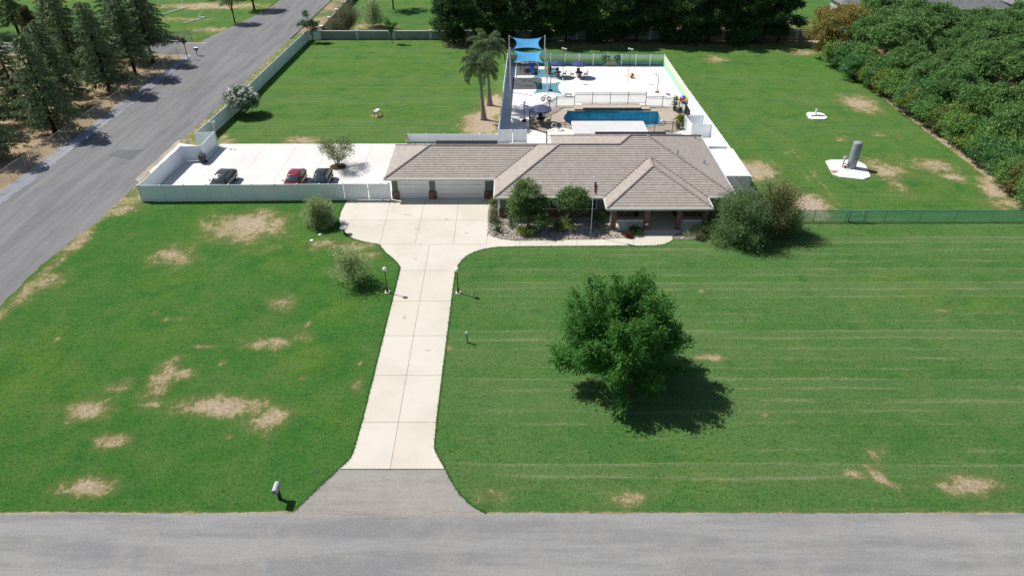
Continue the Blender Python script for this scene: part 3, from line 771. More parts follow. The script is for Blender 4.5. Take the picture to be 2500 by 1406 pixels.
joint((-12.4, 55.7), (-12.75, 65)); joint(PX(1013, 595), PX(1038, 490)); joint(PX(1107, 595), PX(1120, 490)); joint(PX(834, 538), PX(1188, 538))
joint(PX(1270, 589), PX(1268, 602)); joint(PX(1410, 586), PX(1407, 601)); joint(PX(1546, 581), PX(1548, 600)); joint((-2.35, 57.3), (-2.35, 64.1))
struct(jm, 'driveway_joint', JOINT)
crk = MB()
for pts in (((853, 1182), (852, 1196), (855, 1206), (849, 1216), (847, 1228), (849, 1245)), ((690, 1250), (760, 1254), (800, 1252), (840, 1258), (905, 1254), (960, 1252)), ((1040, 1256), (1090, 1246), (1130, 1251), (1170, 1246))):
    for a, b in zip(pts[:-1], pts[1:]): crk.bar((*PX(*a), .019), (*PX(*b), .019), .03, .003)
def crack(x0, x1, y, seed, amp=.25):
    rd = random.Random(seed); x = x0; q = [(x, y)]
    while x < x1: x += rd.uniform(.3, .9); y += rd.uniform(-amp, amp); q.append((x, y))
    for a, b in zip(q[:-1], q[1:]): crk.bar((*a, .014), (*b, .014), .022, .003)
crack(-24, -18, 24.7, 1, .10); crack(1, 7, 24.6, 3, .10)
struct(crk, 'pavement_crack', JOINT)
stn = MB(); rd = random.Random(8)
for cx, cy, a_, b_ in ((*PX(1015, 632), .22, .16), (*PX(1000, 706), .05, .12), (-9.2, 58.6, .35, .22), (-6.5, 60.5, .28, .3), (-10.6, 61.5, .5, .18), (-4.4, 57.8, .22, .2), (-8.6, 44.2, .16, .3), (-6.3, 40.1, .25, .12)):
    stn.sheet([(cx + a_ * rd.uniform(.6, 1.1) * math.cos(t), cy + b_ * rd.uniform(.6, 1.1) * math.sin(t)) for t in [2 * math.pi * k / 14 for k in range(14)]], .0165)
struct(stn, 'concrete_stain', MAT('oil_stain', (.50, .45, .385), .8, .2, var=.15, scale=5))

struct(MB().sheet([(-38.3, 65.1), (-13.0, 65.1), (-13.0, 65.35), (-1.2, 65.35), (-1.2, 80.2), (-14.3, 79.85), (-35.9, 79.8), (-35.9, 75), (-38.2, 74.6)], .012), 'parking_pad', PADC)
pj = MB()
for a, b in ((PX(470, 440), PX(535, 360)), (PX(605, 413), PX(647, 356)), (PX(666, 447), PX(725, 356)), (PX(870, 448), PX(908, 356)), (PX(445, 414), PX(960, 414)), (PX(755, 447), PX(808, 356)), (PX(545, 447), PX(600, 380))):
    pj.bar((*a, .014), (*b, .014), .03, .004)
struct(pj, 'parking_pad_joint', MAT('pale_joint', (.42, .40, .38), .95, .1))
# court round the pool enclosure, pool deck round the basin (each sheet has a real hole)
RING = [PX(*q) for q in ((1294, 315), (1335, 327), (1480, 326), (1640, 325), (1675, 316), (1681, 297), (1671, 278), (1657, 266), (1616, 261.7), (1575, 261), (1480, 260.8), (1402, 260.6), (1359, 261.7), (1341, 273), (1292, 297))]
HOLE = [PX(*q) for q in ((1383, 271), (1381, 277), (1375, 284), (1372.5, 291), (1378, 299), (1394, 307), (1402, 312), (1480, 312.6), (1560, 313), (1586, 314), (1586, 309), (1613, 307), (1616, 291), (1608, 272.5), (1584, 272.4), (1480, 272.2), (1408, 272))]
OUT = [(-1.6, 73.6), (12, 70), (26.2, 66.0), (25.4, 73), (24.6, 111.9), (12, 112.1), (-.7, 112.3), (-1.7, 80)]
# OUT: bottom mid index 1, top mid 5; RING ccw from front left: bottom mid 2, top mid 10; HOLE from top left going down: bottom mid 7, top mid 15
cm = MB()
cm.sheet([OUT[5], OUT[6], OUT[7], OUT[0], OUT[1], RING[2], RING[1], RING[0], RING[14], RING[13], RING[12], RING[11], RING[10]], .010)
cm.sheet([OUT[1], OUT[2], OUT[3], OUT[4], OUT[5], *RING[10:2:-1], RING[2]], .010)
struct(cm, 'court', DECK)
dm = MB()
dm.sheet([RING[10], *RING[11:15], RING[0], RING[1], RING[2], HOLE[7], *HOLE[6::-1], HOLE[16], HOLE[15]], .03)
dm.sheet([RING[2], *RING[3:11], HOLE[15], *HOLE[14:6:-1]], .03)
struct(dm, 'pool_deck', POOLD)
cj = MB()
for y in (87, 93, 99, 105.5): cj.bar((-.6, y, .012), (24.3, y, .012), .03, .004)
for x in (5.0, 11, 17, 22): cj.bar((x, 93, .012), (x, 112, .012), .03, .004)
struct(cj, 'court_joint', MAT('pale_joint', (.42, .40, .38)))
struct(MB().sheet([(-1.6, 112), (24.6, 111.75), (24.6, 112.3), (-1.6, 112.6)], .016), 'drain_strip', MAT('drain_grey', (.22, .22, .23), .9, .1, var=.2))
# ------------------------------------------------------------------ the house
ZE, PM = 2.5, .41
house = thing('ranch_house', (4, 61, 0), 'single-storey ranch house with brown tile hip roofs, sage walls and brick porch', 'house')

def clip(poly, f0):
    """keep the part of poly [(x,y)] where f0(x,y) >= 0"""
    out = []
    for i in range(len(poly)):
        a, b = poly[i], poly[(i + 1) % len(poly)]
        fa, fb = f0(*a), f0(*b)
        if fa >= 0: out.append(a)
        if (fa > 0 and fb < 0) or (fa < 0 and fb > 0):
            t = fa / (fa - fb); out.append((a[0] + (b[0] - a[0]) * t, a[1] + (b[1] - a[1]) * t))
    return out
ROOF = MB()
def plane(poly, e0, n, c=.30, r=.037):
    D = lambda x, y: (x - e0[0]) * n[0] + (y - e0[1]) * n[1]
    top = max(D(*p) for p in poly)
    k = 0
    while k * c < top - 1e-4:
        d0, d1 = k * c, (k + 1) * c
        q = clip(clip(poly, lambda x, y: D(x, y) - d0), lambda x, y: d1 - D(x, y))
        if len(q) >= 3:
            rr_ = r if k else r * .6
            vs = [(x, y, ZE + PM * D(x, y) + rr_ * (1 - (D(x, y) - d0) / c) + .005) for x, y in q]
            ROOF.add(vs, [tuple(range(len(vs)))], 0)
            for i in range(len(q)):
                a, b = q[i], q[(i + 1) % len(q)]
                if abs(D(*a) - d0) < 1e-5 and abs(D(*b) - d0) < 1e-5 and math.dist(a, b) > .02:
                    z = ZE + PM * d0
                    ROOF.add([(a[0], a[1], z - .02), (b[0], b[1], z - .02), (b[0], b[1], z + rr_ + .005), (a[0], a[1], z + rr_ + .005)], [(0, 1, 2, 3)], 1)
        k += 1
MX0, MX1, MXL = -1.72, 21.95, 4.51
MY0, MY1 = 60.43, 76.15
plane([(MX0, MY0), (MX1, MY0), (14.09, 68.29), (12.37, 68.29), (11.13, 67.05), (4.90, 67.05)], (0, MY0), (0, 1))
plane([(12.37, 68.29), (11.13, 67.05), (MXL, 73.67), (MXL, MY1)], (MXL, 0), (1, 0))
plane([(4.90, 67.05), (11.13, 67.05), (MXL, 73.67), (MX0, 73.67)], (0, 73.67), (0, -1))
plane([(MX0, MY0), (4.90, 67.05), (MX0, 73.67)], (MX0, 0), (1, 0))
plane([(MX1, MY0), (MX1, MY1), (14.09, 68.29)], (MX1, 0), (-1, 0))
plane([(MX1, MY1), (MXL, MY1), (12.37, 68.29), (14.09, 68.29)], (0, MY1), (0, -1))
plane([(-13.1, 64.63), (MX0, 64.63), (2.68, 69.03), (-8.7, 69.03)], (0, 64.63), (0, 1))
plane([(-13.1, 64.63), (-8.7, 69.03), (-13.1, 73.43)], (-13.1, 0), (1, 0))
plane([(-13.1, 73.43), (-8.7, 69.03), (2.68, 69.03), (-1.72, 73.43)], (0, 73.43), (0, -1))
PX0, PX1, PY0 = 9.0, 19.06, 58.12
plane([(PX0, PY0), (PX1, PY0), (14.03, 63.15)], (0, PY0), (0, 1))
plane([(PX0, PY0), (14.03, 63.15), (14.03, 65.46), (PX0, 60.43)], (PX0, 0), (1, 0))
plane([(PX1, PY0), (14.03, 63.15), (14.03, 65.46), (PX1, 60.43)], (PX1, 0), (-1, 0))
roof = ROOF.build('roof', [TILE, BUTT], house)
def zr(e0, n, x, y): return ZE + PM * ((x - e0[0]) * n[0] + (y - e0[1]) * n[1])
def cap_run(p, q, w=.26):
    p, q = Vector(p), Vector(q); L = (q - p).length; n = max(1, int(L / .38)); d = (q - p) / n
    x = d.normalized(); y = Vector((0, 0, 1)).cross(x).normalized(); z = x.cross(y); caps = MB()
    for i in range(n):
        a = p + d * i; b = p + d * (i + 1.08)
        vs = []
        for e, up, ww in ((a, .06, w), (b, .035, w * .86)):
            for k in range(6):
                t = math.pi * k / 5
                vs.append(e + y * (math.cos(t) * ww / 2) + z * (up + .10 * math.sin(t) - .03))
        caps.add(vs, [(k, k + 1, k + 7, k + 6) for k in range(5)] + [(5, 4, 3, 2, 1, 0), tuple(range(6, 12))], 0)
    caps.build('ridge_cap', CAPM, roof)
zt = lambda d: ZE + PM * d
cap_run((MX0, MY0, ZE), (4.90, 67.05, zt(6.62))); cap_run((MX1, MY0, ZE), (14.09, 68.29, zt(7.86))); cap_run((11.13, 67.05, zt(6.62)), (12.37, 68.29, zt(7.86)))
cap_run((4.90, 67.05, zt(6.62)), (11.13, 67.05, zt(6.62))); cap_run((12.37, 68.29, zt(7.86)), (14.09, 68.29, zt(7.86)))
cap_run((MXL, MY1, ZE), (12.37, 68.29, zt(7.86))); cap_run((MX1, MY1, ZE), (14.09, 68.29, zt(7.86))); cap_run((MX0, 73.67, ZE), (4.90, 67.05, zt(6.62)))
cap_run((-13.1, 64.63, ZE), (-8.7, 69.03, zt(4.4))); cap_run((-8.7, 69.03, zt(4.4)), (2.68, 69.03, zt(4.4))); cap_run((-13.1, 73.43, ZE), (-8.7, 69.03, zt(4.4)))
cap_run((PX0, PY0, ZE), (14.03, 63.15, zt(5.03))); cap_run((PX1, PY0, ZE), (14.03, 63.15, zt(5.03))); cap_run((14.03, 63.15, zt(5.03)), (14.03, 65.46, zt(5.03)))
val = MB()
for a, b in (((MX0, 64.63, ZE), (2.68, 69.03, zt(4.4))), ((PX0, 60.43, ZE), (14.03, 65.46, zt(5.03))), ((PX1, 60.43, ZE), (14.03, 65.46, zt(5.03))), ((11.13, 67.05, zt(6.62)), (MXL, 73.67, ZE))):
    val.bar(Vector(a) + Vector((0, 0, .045)), Vector(b) + Vector((0, 0, .045)), .10, .02)
val.build('valley_flashing', BUTT, roof)
for x, y, h in ((1654, 380, .55), (1697, 338, .5), (1719, 399, .3)):
    pv = MB(); pz = 3.6
    for it in range(6):
        q = P(x, y, pz); pz = ZE + PM * (MX1 - q.x)
    pv.lathe([(.07, 0), (.07, h), (.11, h), (.11, h + .08)], (q.x, q.y, pz - .05), 10)
    pv.box((q.x, q.y, pz + .04), (.35, .35, .03), 0, ry=math.atan(PM))
    pv.build('vent_pipe', STEEL, roof)
# solar arrays stand on the rear slopes, only their tops show over the ridges
SOL = (.20, .26)
for x0, x1, y0 in ((-8.3, -1.6, 70.9), (9.3, 17.2, 73.2)):
    zb = ZE + PM * ((73.43 if x0 < 0 else MY1) - y0)
    m = MB(); m.box(((x0 + x1) / 2, y0, zb + SOL[x0 < 0]), (x1 - x0, .9, .06), 0, rx=.12)
    for k in range(6): m.box((x0 + (x1 - x0) * (k + .5) / 6, y0, zb + SOL[x0 < 0] / 2), (.06, .06, SOL[x0 < 0]))
    m.build('solar_panel', BLACK, house)
out = [(MX0, MY0), (PX0, MY0), (PX0, PY0), (PX1, PY0), (PX1, MY0), (MX1, MY0), (MX1, MY1), (MXL, MY1), (MXL, 73.67), (MX0, 73.67), (MX0, 73.43), (-13.1, 73.43), (-13.1, 64.63), (MX0, 64.63)]
MB().prism(out, 2.335, 2.36).build('soffit', TRIM, house)
fa = MB()
for i in range(len(out)):
    a, b = Vector(out[i]), Vector(out[(i + 1) % len(out)])
    d = (b - a).normalized(); nrm = Vector((d.y, -d.x))
    fa.bar((*(a + nrm * .06 - d * .0), 2.445), (*(b + nrm * .06 + d * .1), 2.445), .11, .15)
    fa.bar((*(a + nrm * .045), 2.34), (*(b + nrm * .045), 2.34), .05, .09)
fa.build('gutter', TRIM, house)
# walls
GY = 65.05; WY = 60.95
wl = MB()
wl.span((-1.2, WY, 0), (12.2, WY + .2, 2.34)); wl.span((16.6, WY, 0), (21.45, WY + .2, 2.34))
wl.span((12.0, WY + .2, 0), (12.2, 63.4, 2.34)); wl.span((16.6, WY + .2, 0), (16.8, 63.4, 2.34)); wl.span((12.0, 63.4, 0), (16.8, 63.6, 2.34))
wl.span((-1.2, WY + .2, 0), (-1.0, GY, 2.34)); wl.span((21.25, WY + .2, 0), (21.45, 75.6, 2.34)); wl.span((4.9, 75.4, 0), (21.25, 75.6, 2.34)); wl.span((4.9, 73.1, 0), (5.1, 75.4, 2.34)); wl.span((-12.5, 72.9, 0), (5.1, 73.1, 2.34)); wl.span((-12.5, GY + .25, 0), (-12.3, 72.9, 2.34))
for a, b in ((-12.5, -11.85), (-8.62, -7.95), (-2.82, -1.2)): wl.span((a, GY, 0), (b, GY + .25, 2.34))
wl.span((-11.85, GY, 2.16), (-8.62, GY + .25, 2.34)); wl.span((-7.95, GY, 2.16), (-2.82, GY + .25, 2.34))
wl.build('wall', STUCCO, house)
def wains(*boxes):
    m = MB()
    for q in boxes: m.span(*q)
    m.build('brick_wainscot', BRICK, house)
wains(((-1.25, WY - .06, 0), (12.26, WY - .003, .95)), ((9.6, WY - .055, .95), (12.26, WY - .003, 2.33)), ((-1.26, WY + .0, 0), (-1.203, GY - .1, .93)))
wains(((16.54, WY - .06, 0), (21.5, WY - .003, .95)), ((16.54, WY - .055, .95), (18.6, WY - .003, 2.33)))
for a, b in ((-12.55, -11.75), (-8.70, -7.85), (-2.92, -1.25)): wains(((a, GY - .09, 0), (b, GY - .003, .92)))
wains(((12.26, 63.33, 0), (13.1, 63.397, 2.33))); wains(((14.5, 63.33, 0), (16.54, 63.397, 2.33)))
for x0, x1 in ((-11.72, -8.74), (-7.82, -2.95)):
    d = MB()
    for k in range(4):
        d.span((x0, GY + .10, .015 + k * .53), (x1, GY + .16, .515 + k * .53))
        n = int(round((x1 - x0) / .61))
        for j in range(n):
            a = x0 + .06 + j * (x1 - x0 - .06) / n
            d.span((a, GY + .096, .08 + k * .53), (a + (x1 - x0) / n - .12, GY + .10, .45 + k * .53))
    g = d.build('garage_door', WHITEP, house)
    f = MB(); f.span((x0 - .14, GY - .03, 0), (x0 - .003, GY + .2, 2.30)); f.span((x1 + .003, GY - .03, 0), (x1 + .14, GY + .2, 2.30)); f.span((x0 - .003, GY - .03, 2.13), (x1 + .003, GY + .2, 2.30))
    f.build('door_frame', WHITEP, g)
def window(x0, x1, z0, z1, y):
    f = MB()
    for a, b in (((x0 - .07, y - .05, z0 - .07), (x1 + .07, y, z0)), ((x0 - .07, y - .05, z1), (x1 + .07, y, z1 + .07)), ((x0 - .07, y - .05, z0), (x0, y, z1)), ((x1, y - .05, z0), (x1 + .07, y, z1)), (((x0 + x1) / 2 - .03, y - .04, z0), ((x0 + x1) / 2 + .03, y, z1))): f.span(a, b)
    w = f.build('window', WHITEP, house)
    MB().span((x0, y - .015, z0), (x1, y - .005, z1)).build('pane', GLASSD, w)
window(2.9, 4.6, 1.0, 2.05, WY - .004); window(6.6, 8.3, 1.0, 2.05, WY - .004); window(10.2, 11.5, 1.1, 2.05, WY - .06); window(17.0, 18.2, 1.1, 2.05, WY - .06)
d = MB(); d.span((13.12, 63.34, .12), (14.48, 63.39, 2.2)); d.build('front_door', MAT('front_door_blue', (.16, .22, .26), .5), house)
for q in ([(-1.32, WY - .12, 2.3), (-1.32, WY - .12, .1), (-1.32, WY - .3, .05)], [(PX0 + .5, 58.55, 2.3), (PX0 + .5, 58.55, .1)]):
    ds = MB(); ds.tube(q, .05, 8); ds.build('downspout', TRIM, house)
cb = MB(); cb.span((-1.42, WY - .01, 0), (-1.255, WY + .14, 2.33)); cb.build('corner_board', TRIM, house)
# porch
pf = MB(); pf.span((9.5, 58.15, 0), (12.75, 60.89, .13)); pf.span((12.75, 57.95, .0), (16.25, 63.33, .125)); pf.span((16.25, 58.15, 0), (18.9, 60.89, .13)); pf.build('porch_floor', CONC, house)
for x in (9.75, 12.95, 16.05, 18.55):
    p = MB(); p.span((x - .23, 58.22, .0), (x + .23, 58.68, 2.34)); p.build('porch_pillar', BRICK, house)
for x0, x1 in ((9.98, 12.72), (16.28, 18.32)):
    r_ = MB(); r_.span((x0, 58.40, 1.0), (x1, 58.50, 1.07)); r_.span((x0, 58.42, .22), (x1, 58.48, .29))
    n = int((x1 - x0) / .14)
    for k in range(n):
        xx = x0 + (k + .5) * (x1 - x0) / n; r_.span((xx - .022, 58.43, .29), (xx + .022, 58.47, 1.0))
    r_.build('porch_railing', WHITEP, house)
MB().box((13.8, 62.75, .135), (1.6, .8, .02)).build('door_mat', RUBBER, house)
sg = thing('warning_sign', (12.95, 58.1, 0), 'small round red and white notice sign on a stake in front of porch pillar', 'sign')
m = MB(); m.bar((12.95, 58.1, 0), (12.95, 58.1, .9), .03, .03); m.build('stake', STEEL, sg)
m = MB(); m.lathe([(.2, -.01), (.2, .01)], (0, 0, 0), 20)
m.v = [(12.95 + v[0], 58.08 + v[2], .8 + v[1]) for v in m.v]; pl_ = m.build('sign_plate', MAT('sign_red', (.42, .03, .04), .5), sg)
m = MB(); m.span((12.80, 58.065, .74), (13.10, 58.069, .90)); 
m.build('white_band', WHITEP, pl_)
# patio cover and lattice cover
pc = thing('patio_cover', (11.6, 78.4, 0), 'flat pale grey patio cover roof behind the house beside the pool', 'patio cover')
m = MB(); m.prism([(7.3, 76.4), (15.97, 76.4), (15.86, 80.5), (7.3, 80.5)], 2.58, 2.66); m.build('cover_roof', MAT('patio_roof', (.62, .615, .60), .6, .3, var=.05, scale=.5), pc)
m = MB()
for q in (((7.25, 80.45), (15.9, 80.45)), ((7.25, 76.4), (7.25, 80.45)), ((15.95, 76.4), (15.9, 80.45))): m.bar((*q[0], 2.57), (*q[1], 2.57), .08, .16)
m.build('cover_fascia', WHITEP, pc)
for x in (7.5, 11.6, 15.6):
    m = MB(); m.span((x - .06, 80.2, 0), (x + .06, 80.32, 2.5)); m.build('post', WHITEP, pc)
lc = thing('lattice_cover', (23.4, 68.8, 0), 'white slatted lattice cover along the right side of the house', 'shade cover')
m = MB()
for k in range(60): m.span((22.2, 65.45 + k * .118, 2.40), (24.78, 65.55 + k * .118, 2.43))
m.build('slat_deck', WHITE, lc)
m = MB()
for x in (22.25, 23.5, 24.72): m.span((x - .04, 65.4, 2.25), (x + .04, 72.6, 2.395))
m.build('beam', WHITE, lc)
for x, y in ((22.3, 65.5), (24.7, 65.5), (22.3, 72.3), (24.7, 72.3)):
    m = MB(); m.span((x - .06, y - .06, 0), (x + .06, y + .06, 2.25)); m.build('post', WHITE, lc)

# ------------------------------------------------------------------ white vinyl fences
def vinyl(label, pts, h, group='white vinyl fence runs', bay=2.42, name='vinyl_fence', mat=None, panel_fn=None, cat='fence', caps_=True, z0=.05):
    t = thing(name, (pts[0][0], pts[0][1], 0), label, cat, group)
    mat = mat or WHITE
    for i in range(len(pts) - 1):
        a, b = Vector((*pts[i], 0)), Vector((*pts[i + 1], 0)); L = (b - a).length; n = max(1, round(L / bay)); d = (b - a) / n
        for k in range(n):
            p, q = a + d * k, a + d * (k + 1); u = d.normalized()
            m = MB()
            nb_ = max(2, int(d.length / .30))
            for j in range(nb_):
                e, f = p + d * (j / nb_) + u * .004, p + d * ((j + 1) / nb_) - u * .004
                m.bar(e + Vector((0, 0, (z0 + h - .06) / 2)), f + Vector((0, 0, (z0 + h - .06) / 2)), .035, h - .06 - z0)
            m.bar(p + Vector((0, 0, h - .06)), q + Vector((0, 0, h - .06)), .055, .12); m.bar(p + Vector((0, 0, z0 + .06)), q + Vector((0, 0, z0 + .06)), .055, .12)
            m.build('panel', mat, t)
            if panel_fn: panel_fn(t, p, q, k, n)
        for k in range(n + (1 if i == len(pts) - 2 else 0)):
            p = a + d * k; m = MB()
            m.box((p.x, p.y, (h + .03) / 2), (.125, .125, h + .03))
            if caps_: m.lathe([(.10, h + .03), (.105, h + .06), (.03, h + .10)], (p.x, p.y, 0), 4)
            m.build('post', WHITE, t)
    return t
FX = P(841, 489).x
vinyl('long white vinyl fence facing the front lawn before the parked cars', [(-38.5, 64.36), (FX, 64.72)], 1.87)
gt = thing('driveway_gate', (FX + 2, 64.75, 0), 'white vinyl double gate between the fence and the garage', 'gate')
for x0, x1 in ((FX + .1, -14.97), (-14.9, -13.55), (-13.5, -12.75)):
    m = MB(); n = max(2, int((x1 - x0) / .26))
    for j in range(n): m.span((x0 + (x1 - x0) * j / n + .004, 64.73, .1), (x0 + (x1 - x0) * (j + 1) / n - .004, 64.77, 1.82))
    m.span((x0, 64.715, 1.76), (x1, 64.785, 1.88)); m.span((x0, 64.715, .08), (x1, 64.785, .2)); m.build('gate_leaf', WHITE, gt)
for x in (-13.52, -12.7):
    m = MB(); m.box((x, 64.75, .96), (.13, .13, 1.92)); m.lathe([(.10, 1.93), (.105, 1.96), (.03, 2.0)], (x, 64.75, 0), 4); m.build('post', WHITE, gt)
m = MB(); m.sphere((-14.94, 64.66, 1.3), .07); m.build('latch', GREYM, gt)
vinyl('white vinyl fence at the left edge of the parking pad by the road', [(-38.52, 64.45), (-38.18, 74.55)], 1.85)
vinyl('short white fence panel closing the back left of the parking pad', [(-38.15, 74.6), (-36.05, 74.8)], 1.85)
sl = vinyl('white sliding gate panel with a low rail on the parking pad', [(-36.0, 74.85), (-35.88, 78.9)], 1.85, name='sliding_gate', cat='gate', bay=4.2)
m = MB(); m.bar((-35.72, 74.3, .16), (-35.62, 79.2, .16), .09, .09); m.build('bottom_rail', WHITE, sl)
vinyl('short white fence panel facing front beside the road verge', [(-38.1, 78.8), (-35.93, 78.97)], 1.85)
vinyl('long white vinyl fence running beside the road along the back lawn', [(-38.12, 78.9), (-37.5, 89), (-37.2, 105), (-36.6, 127.6)], 1.8)
vinyl('short white fence panel at the far left corner by the block wall', [(-36.55, 127.75), (-34.75, 127.95)], 1.6)
vinyl('low white fence behind the garage roof beside the back lawn', [(-12.7, 80.2), (-1.75, 80.15)], 1.12)
gb = thing('yard_gate', (.1, 80.05, 0), 'white double yard gate behind the house at the court corner', 'gate')
for x0, x1 in ((-1.5, .03), (.10, 1.68)):
    m = MB(); n = 6
    for j in range(n): m.span((x0 + (x1 - x0) * j / n + .004, 80.02, .08), (x0 + (x1 - x0) * (j + 1) / n - .004, 80.06, 1.66))
    m.span((x0, 80.0, 1.6), (x1, 80.08, 1.7)); m.span((x0, 80.0, .08), (x1, 80.08, .2)); m.build('gate_leaf', WHITE, gb)
for x in (-1.6, 1.75):
    m = MB(); m.box((x, 80.05, .88), (.13, .13, 1.76)); m.build('post', WHITE, gb)
# court fences; the painted landscape is on their inner faces
def mural(name, ax, lng):
    m, ns, ls, b = nt(name)
    p = pos(ns); sx = ns.new("ShaderNodeSeparateXYZ"); ls.new(p, sx.inputs[0])
    cx = ns.new("ShaderNodeCombineXYZ"); ls.new(sx.outputs[ax], cx.inputs[0]); ls.new(sx.outputs[2], cx.inputs[1]); v = cx.outputs[0]
    n1 = noise(ns, ls, scaled(ns, ls, v, .35, 1.2, 1), 1.0, 5, .65); n2 = noise(ns, ls, scaled(ns, ls, v, 1.2, 3, 1), 2.2, 5, .7)
    z = math_(ns, ls, 'ADD', sx.outputs[2], math_(ns, ls, 'MULTIPLY', math_(ns, ls, 'SUBTRACT', n1, .5), .55))
    cr = ns.new("ShaderNodeValToRGB"); e = cr.color_ramp.elements
    stops = [(0, (.03, .10, .11)), (.12, (.05, .17, .22)), (.28, (.10, .27, .30)), (.34, (.06, .26, .10)), (.5, (.20, .42, .09)), (.62, (.42, .52, .16)), (.68, (.33, .52, .30)), (.76, (.45, .58, .48)), (1, (.34, .56, .56))] if lng else \
            [(0, (.16, .52, .50)), (.2, (.28, .60, .46)), (.45, (.52, .72, .34)), (.62, (.70, .76, .42)), (.8, (.62, .76, .60)), (1, (.70, .80, .66))]
    e[0].position, e[0].color = stops[0][0], (*stops[0][1], 1); e[1].position, e[1].color = 1, (*stops[-1][1], 1)
    for q, c in stops[1:-1]:
        w = e.new(q); w.color = (*c, 1)
    ls.new(math_(ns, ls, 'DIVIDE', z, 1.85), cr.inputs[0])
    c = mixc(ns, ls, math_(ns, ls, 'MULTIPLY', ramp(ns, ls, n2, .52, .72), .45), cr.outputs[0], (.04, .22, .16) if lng else (.10, .50, .42))
    ls.new(c, b.inputs['Base Color']); b.inputs['Roughness'].default_value = .6
    return m
MUR1, MUR2 = mural('painted_landscape', 0, True), mural('painted_meadow', 1, False)
PT_G = MAT('mural_green', (.02, .13, .06), .6, var=.4, scale=6); PT_P = MAT('mural_path', (.36, .40, .30), .7, var=.2, scale=5)
bf = vinyl('court back fence painted with green hills, trees and a path', [(-.62, 112.36), (24.5, 112.0)], 1.76, mat=MUR1, bay=2.3)
m = MB()
for cx_, s_ in ((15.0, -1), (17.0, 1)):      # two painted trees either side of a painted path
    m.add([(cx_ - .08, 111.985, .45), (cx_ + .08, 111.985, .45), (cx_ + .1 * s_ + .06, 111.985, 1.2), (cx_ + .1 * s_ - .06, 111.985, 1.2)], [(0, 1, 2, 3)], 0)
    rd = random.Random(7 + int(cx_))
    for k in range(26):
        x = cx_ + rd.uniform(-.7, .7); z = rd.uniform(.85, 1.7); w = rd.uniform(.05, .14); h = rd.uniform(.1, .35)
        m.add([(x - w, 111.984 - k * .0002, z), (x, 111.984 - k * .0002, max(.6, z - h)), (x + w, 111.984 - k * .0002, z), (x, 111.984 - k * .0002, min(1.74, z + .1))], [(0, 1, 2, 3)], 0)
m.add([(14.4, 111.99, .1), (17.5, 111.99, .1), (16.35, 111.99, .72), (15.7, 111.99, .72)], [(0, 1, 2, 3)], 1)
m.build('painted_trees', [PT_G, PT_P], bf)
vinyl('court side fence on the right, inner face painted pale green and yellow', [(24.42, 111.9), (24.62, 94.0)], 1.76, mat=MUR2, bay=2.3)
vinyl('plain white fence along the right side of the house and pool', [(24.63, 93.9), (25.27, 66.6)], 1.78, bay=2.3)
vinyl('white court fence on the left beside the palms', [(-1.64, 80.3), (-1.15, 98), (-.66, 112.3)], 1.8, bay=2.4)
vinyl('small white fence enclosure beside the pool equipment', [(24.8, 82.2), (22.45, 82.2), (22.2, 85.2), (24.6, 85.4)], 1.6, bay=2.4, name='enclosure_fence')
vinyl('grey white fence panel behind the lattice cover', [(22.1, 75.2), (24.9, 75.2)], 1.6, bay=1.4, name='enclosure_fence')

# ------------------------------------------------------------------ other fences and walls
CMU = MAT('grey_block', (.30, .305, .31), .9, .15, var=.22, scale=.5, bumps=.15)
bw = thing('block_wall', (7, 128.2, 0), 'long grey block wall with pale capstones along the back of the lot', 'wall')
m = MB(); m.span((-34.6, 128.1, 0), (62, 128.3, 1.42)); m.build('wall', CMU, bw)
m = MB(); m.span((-34.65, 128.05, 1.423), (62, 128.35, 1.5)); m.build('capstone', MAT('pale_cap', (.55, .55, .53), .8, .2), bw)
for k in range(14):
    m = MB(); x = -34.5 + k * 6.6; m.span((x - .22, 128.03, 0), (x + .22, 128.4, 1.5)); m.box((x, 128.2, 1.56), (.55, .5, .12)); m.build('pilaster', MAT('pale_cap', (.55, .55, .53)), bw)
b2 = thing('block_wall', (-35, 145, 0), 'grey block wall with white pillar caps running back beside the road', 'wall')
m = MB(); m.bar((-35.0, 128.6, .7), (-34.6, 190, .7), .2, 1.4); m.build('wall', CMU, b2)
for k in range(9):
    m = MB(); y = 131 + k * 6.6; m.box((-35 + k * .043, y, .8), (.42, .42, 1.6)); m.box((-35 + k * .043, y, 1.66), (.75, .7, .12)); m.build('pilaster', WHITEP, b2)

def chain(name, label, pts, h, wire, postm, bay, group=None, gate=None, rail=.05, cat='fence'):
    t = thing(name, (pts[0][0], pts[0][1], 0), label, cat, group)
    fm = MB()
    for i in range(len(pts) - 1):
        a, b = Vector((*pts[i], 0)), Vector((*pts[i + 1], 0)); n = max(1, round((b - a).length / bay)); d = (b - a) / n
        fm.add([a + Vector((0, 0, .03)), b + Vector((0, 0, .03)), b + Vector((0, 0, h)), a + Vector((0, 0, h))], [(0, 1, 2, 3)])
        m = MB(); m.tube([a + Vector((0, 0, h)), b + Vector((0, 0, h))], rail * .5, 6); m.build('top_rail', postm, t)
        for k in range(n + (i == len(pts) - 2)):
            p = a + d * k; m = MB(); m.tube([p - Vector((0, 0, .02)), p + Vector((0, 0, h + .06))], rail * .62, 7); m.build('post', postm, t)
    fm.build('mesh_fabric', wire, t)
    return t
GPOST = MAT('green_grey_post', (.20, .30, .25), .5, .4)
gf = chain('mesh_fence', 'long green mesh fence across the right lawn', [(26.3, 60.05), (50.9, 60.1)], 1.28, GSCREEN, GPOST, 3.4)
gg = thing('mesh_gate', (34.1, 60.0, 0), 'narrow gate with diagonal brace in the green mesh fence', 'gate')
m = MB()
for x in (33.0, 33.25, 34.75, 34.95): m.tube([(x, 59.98, 0), (x, 59.98, 1.36)], .045, 7)
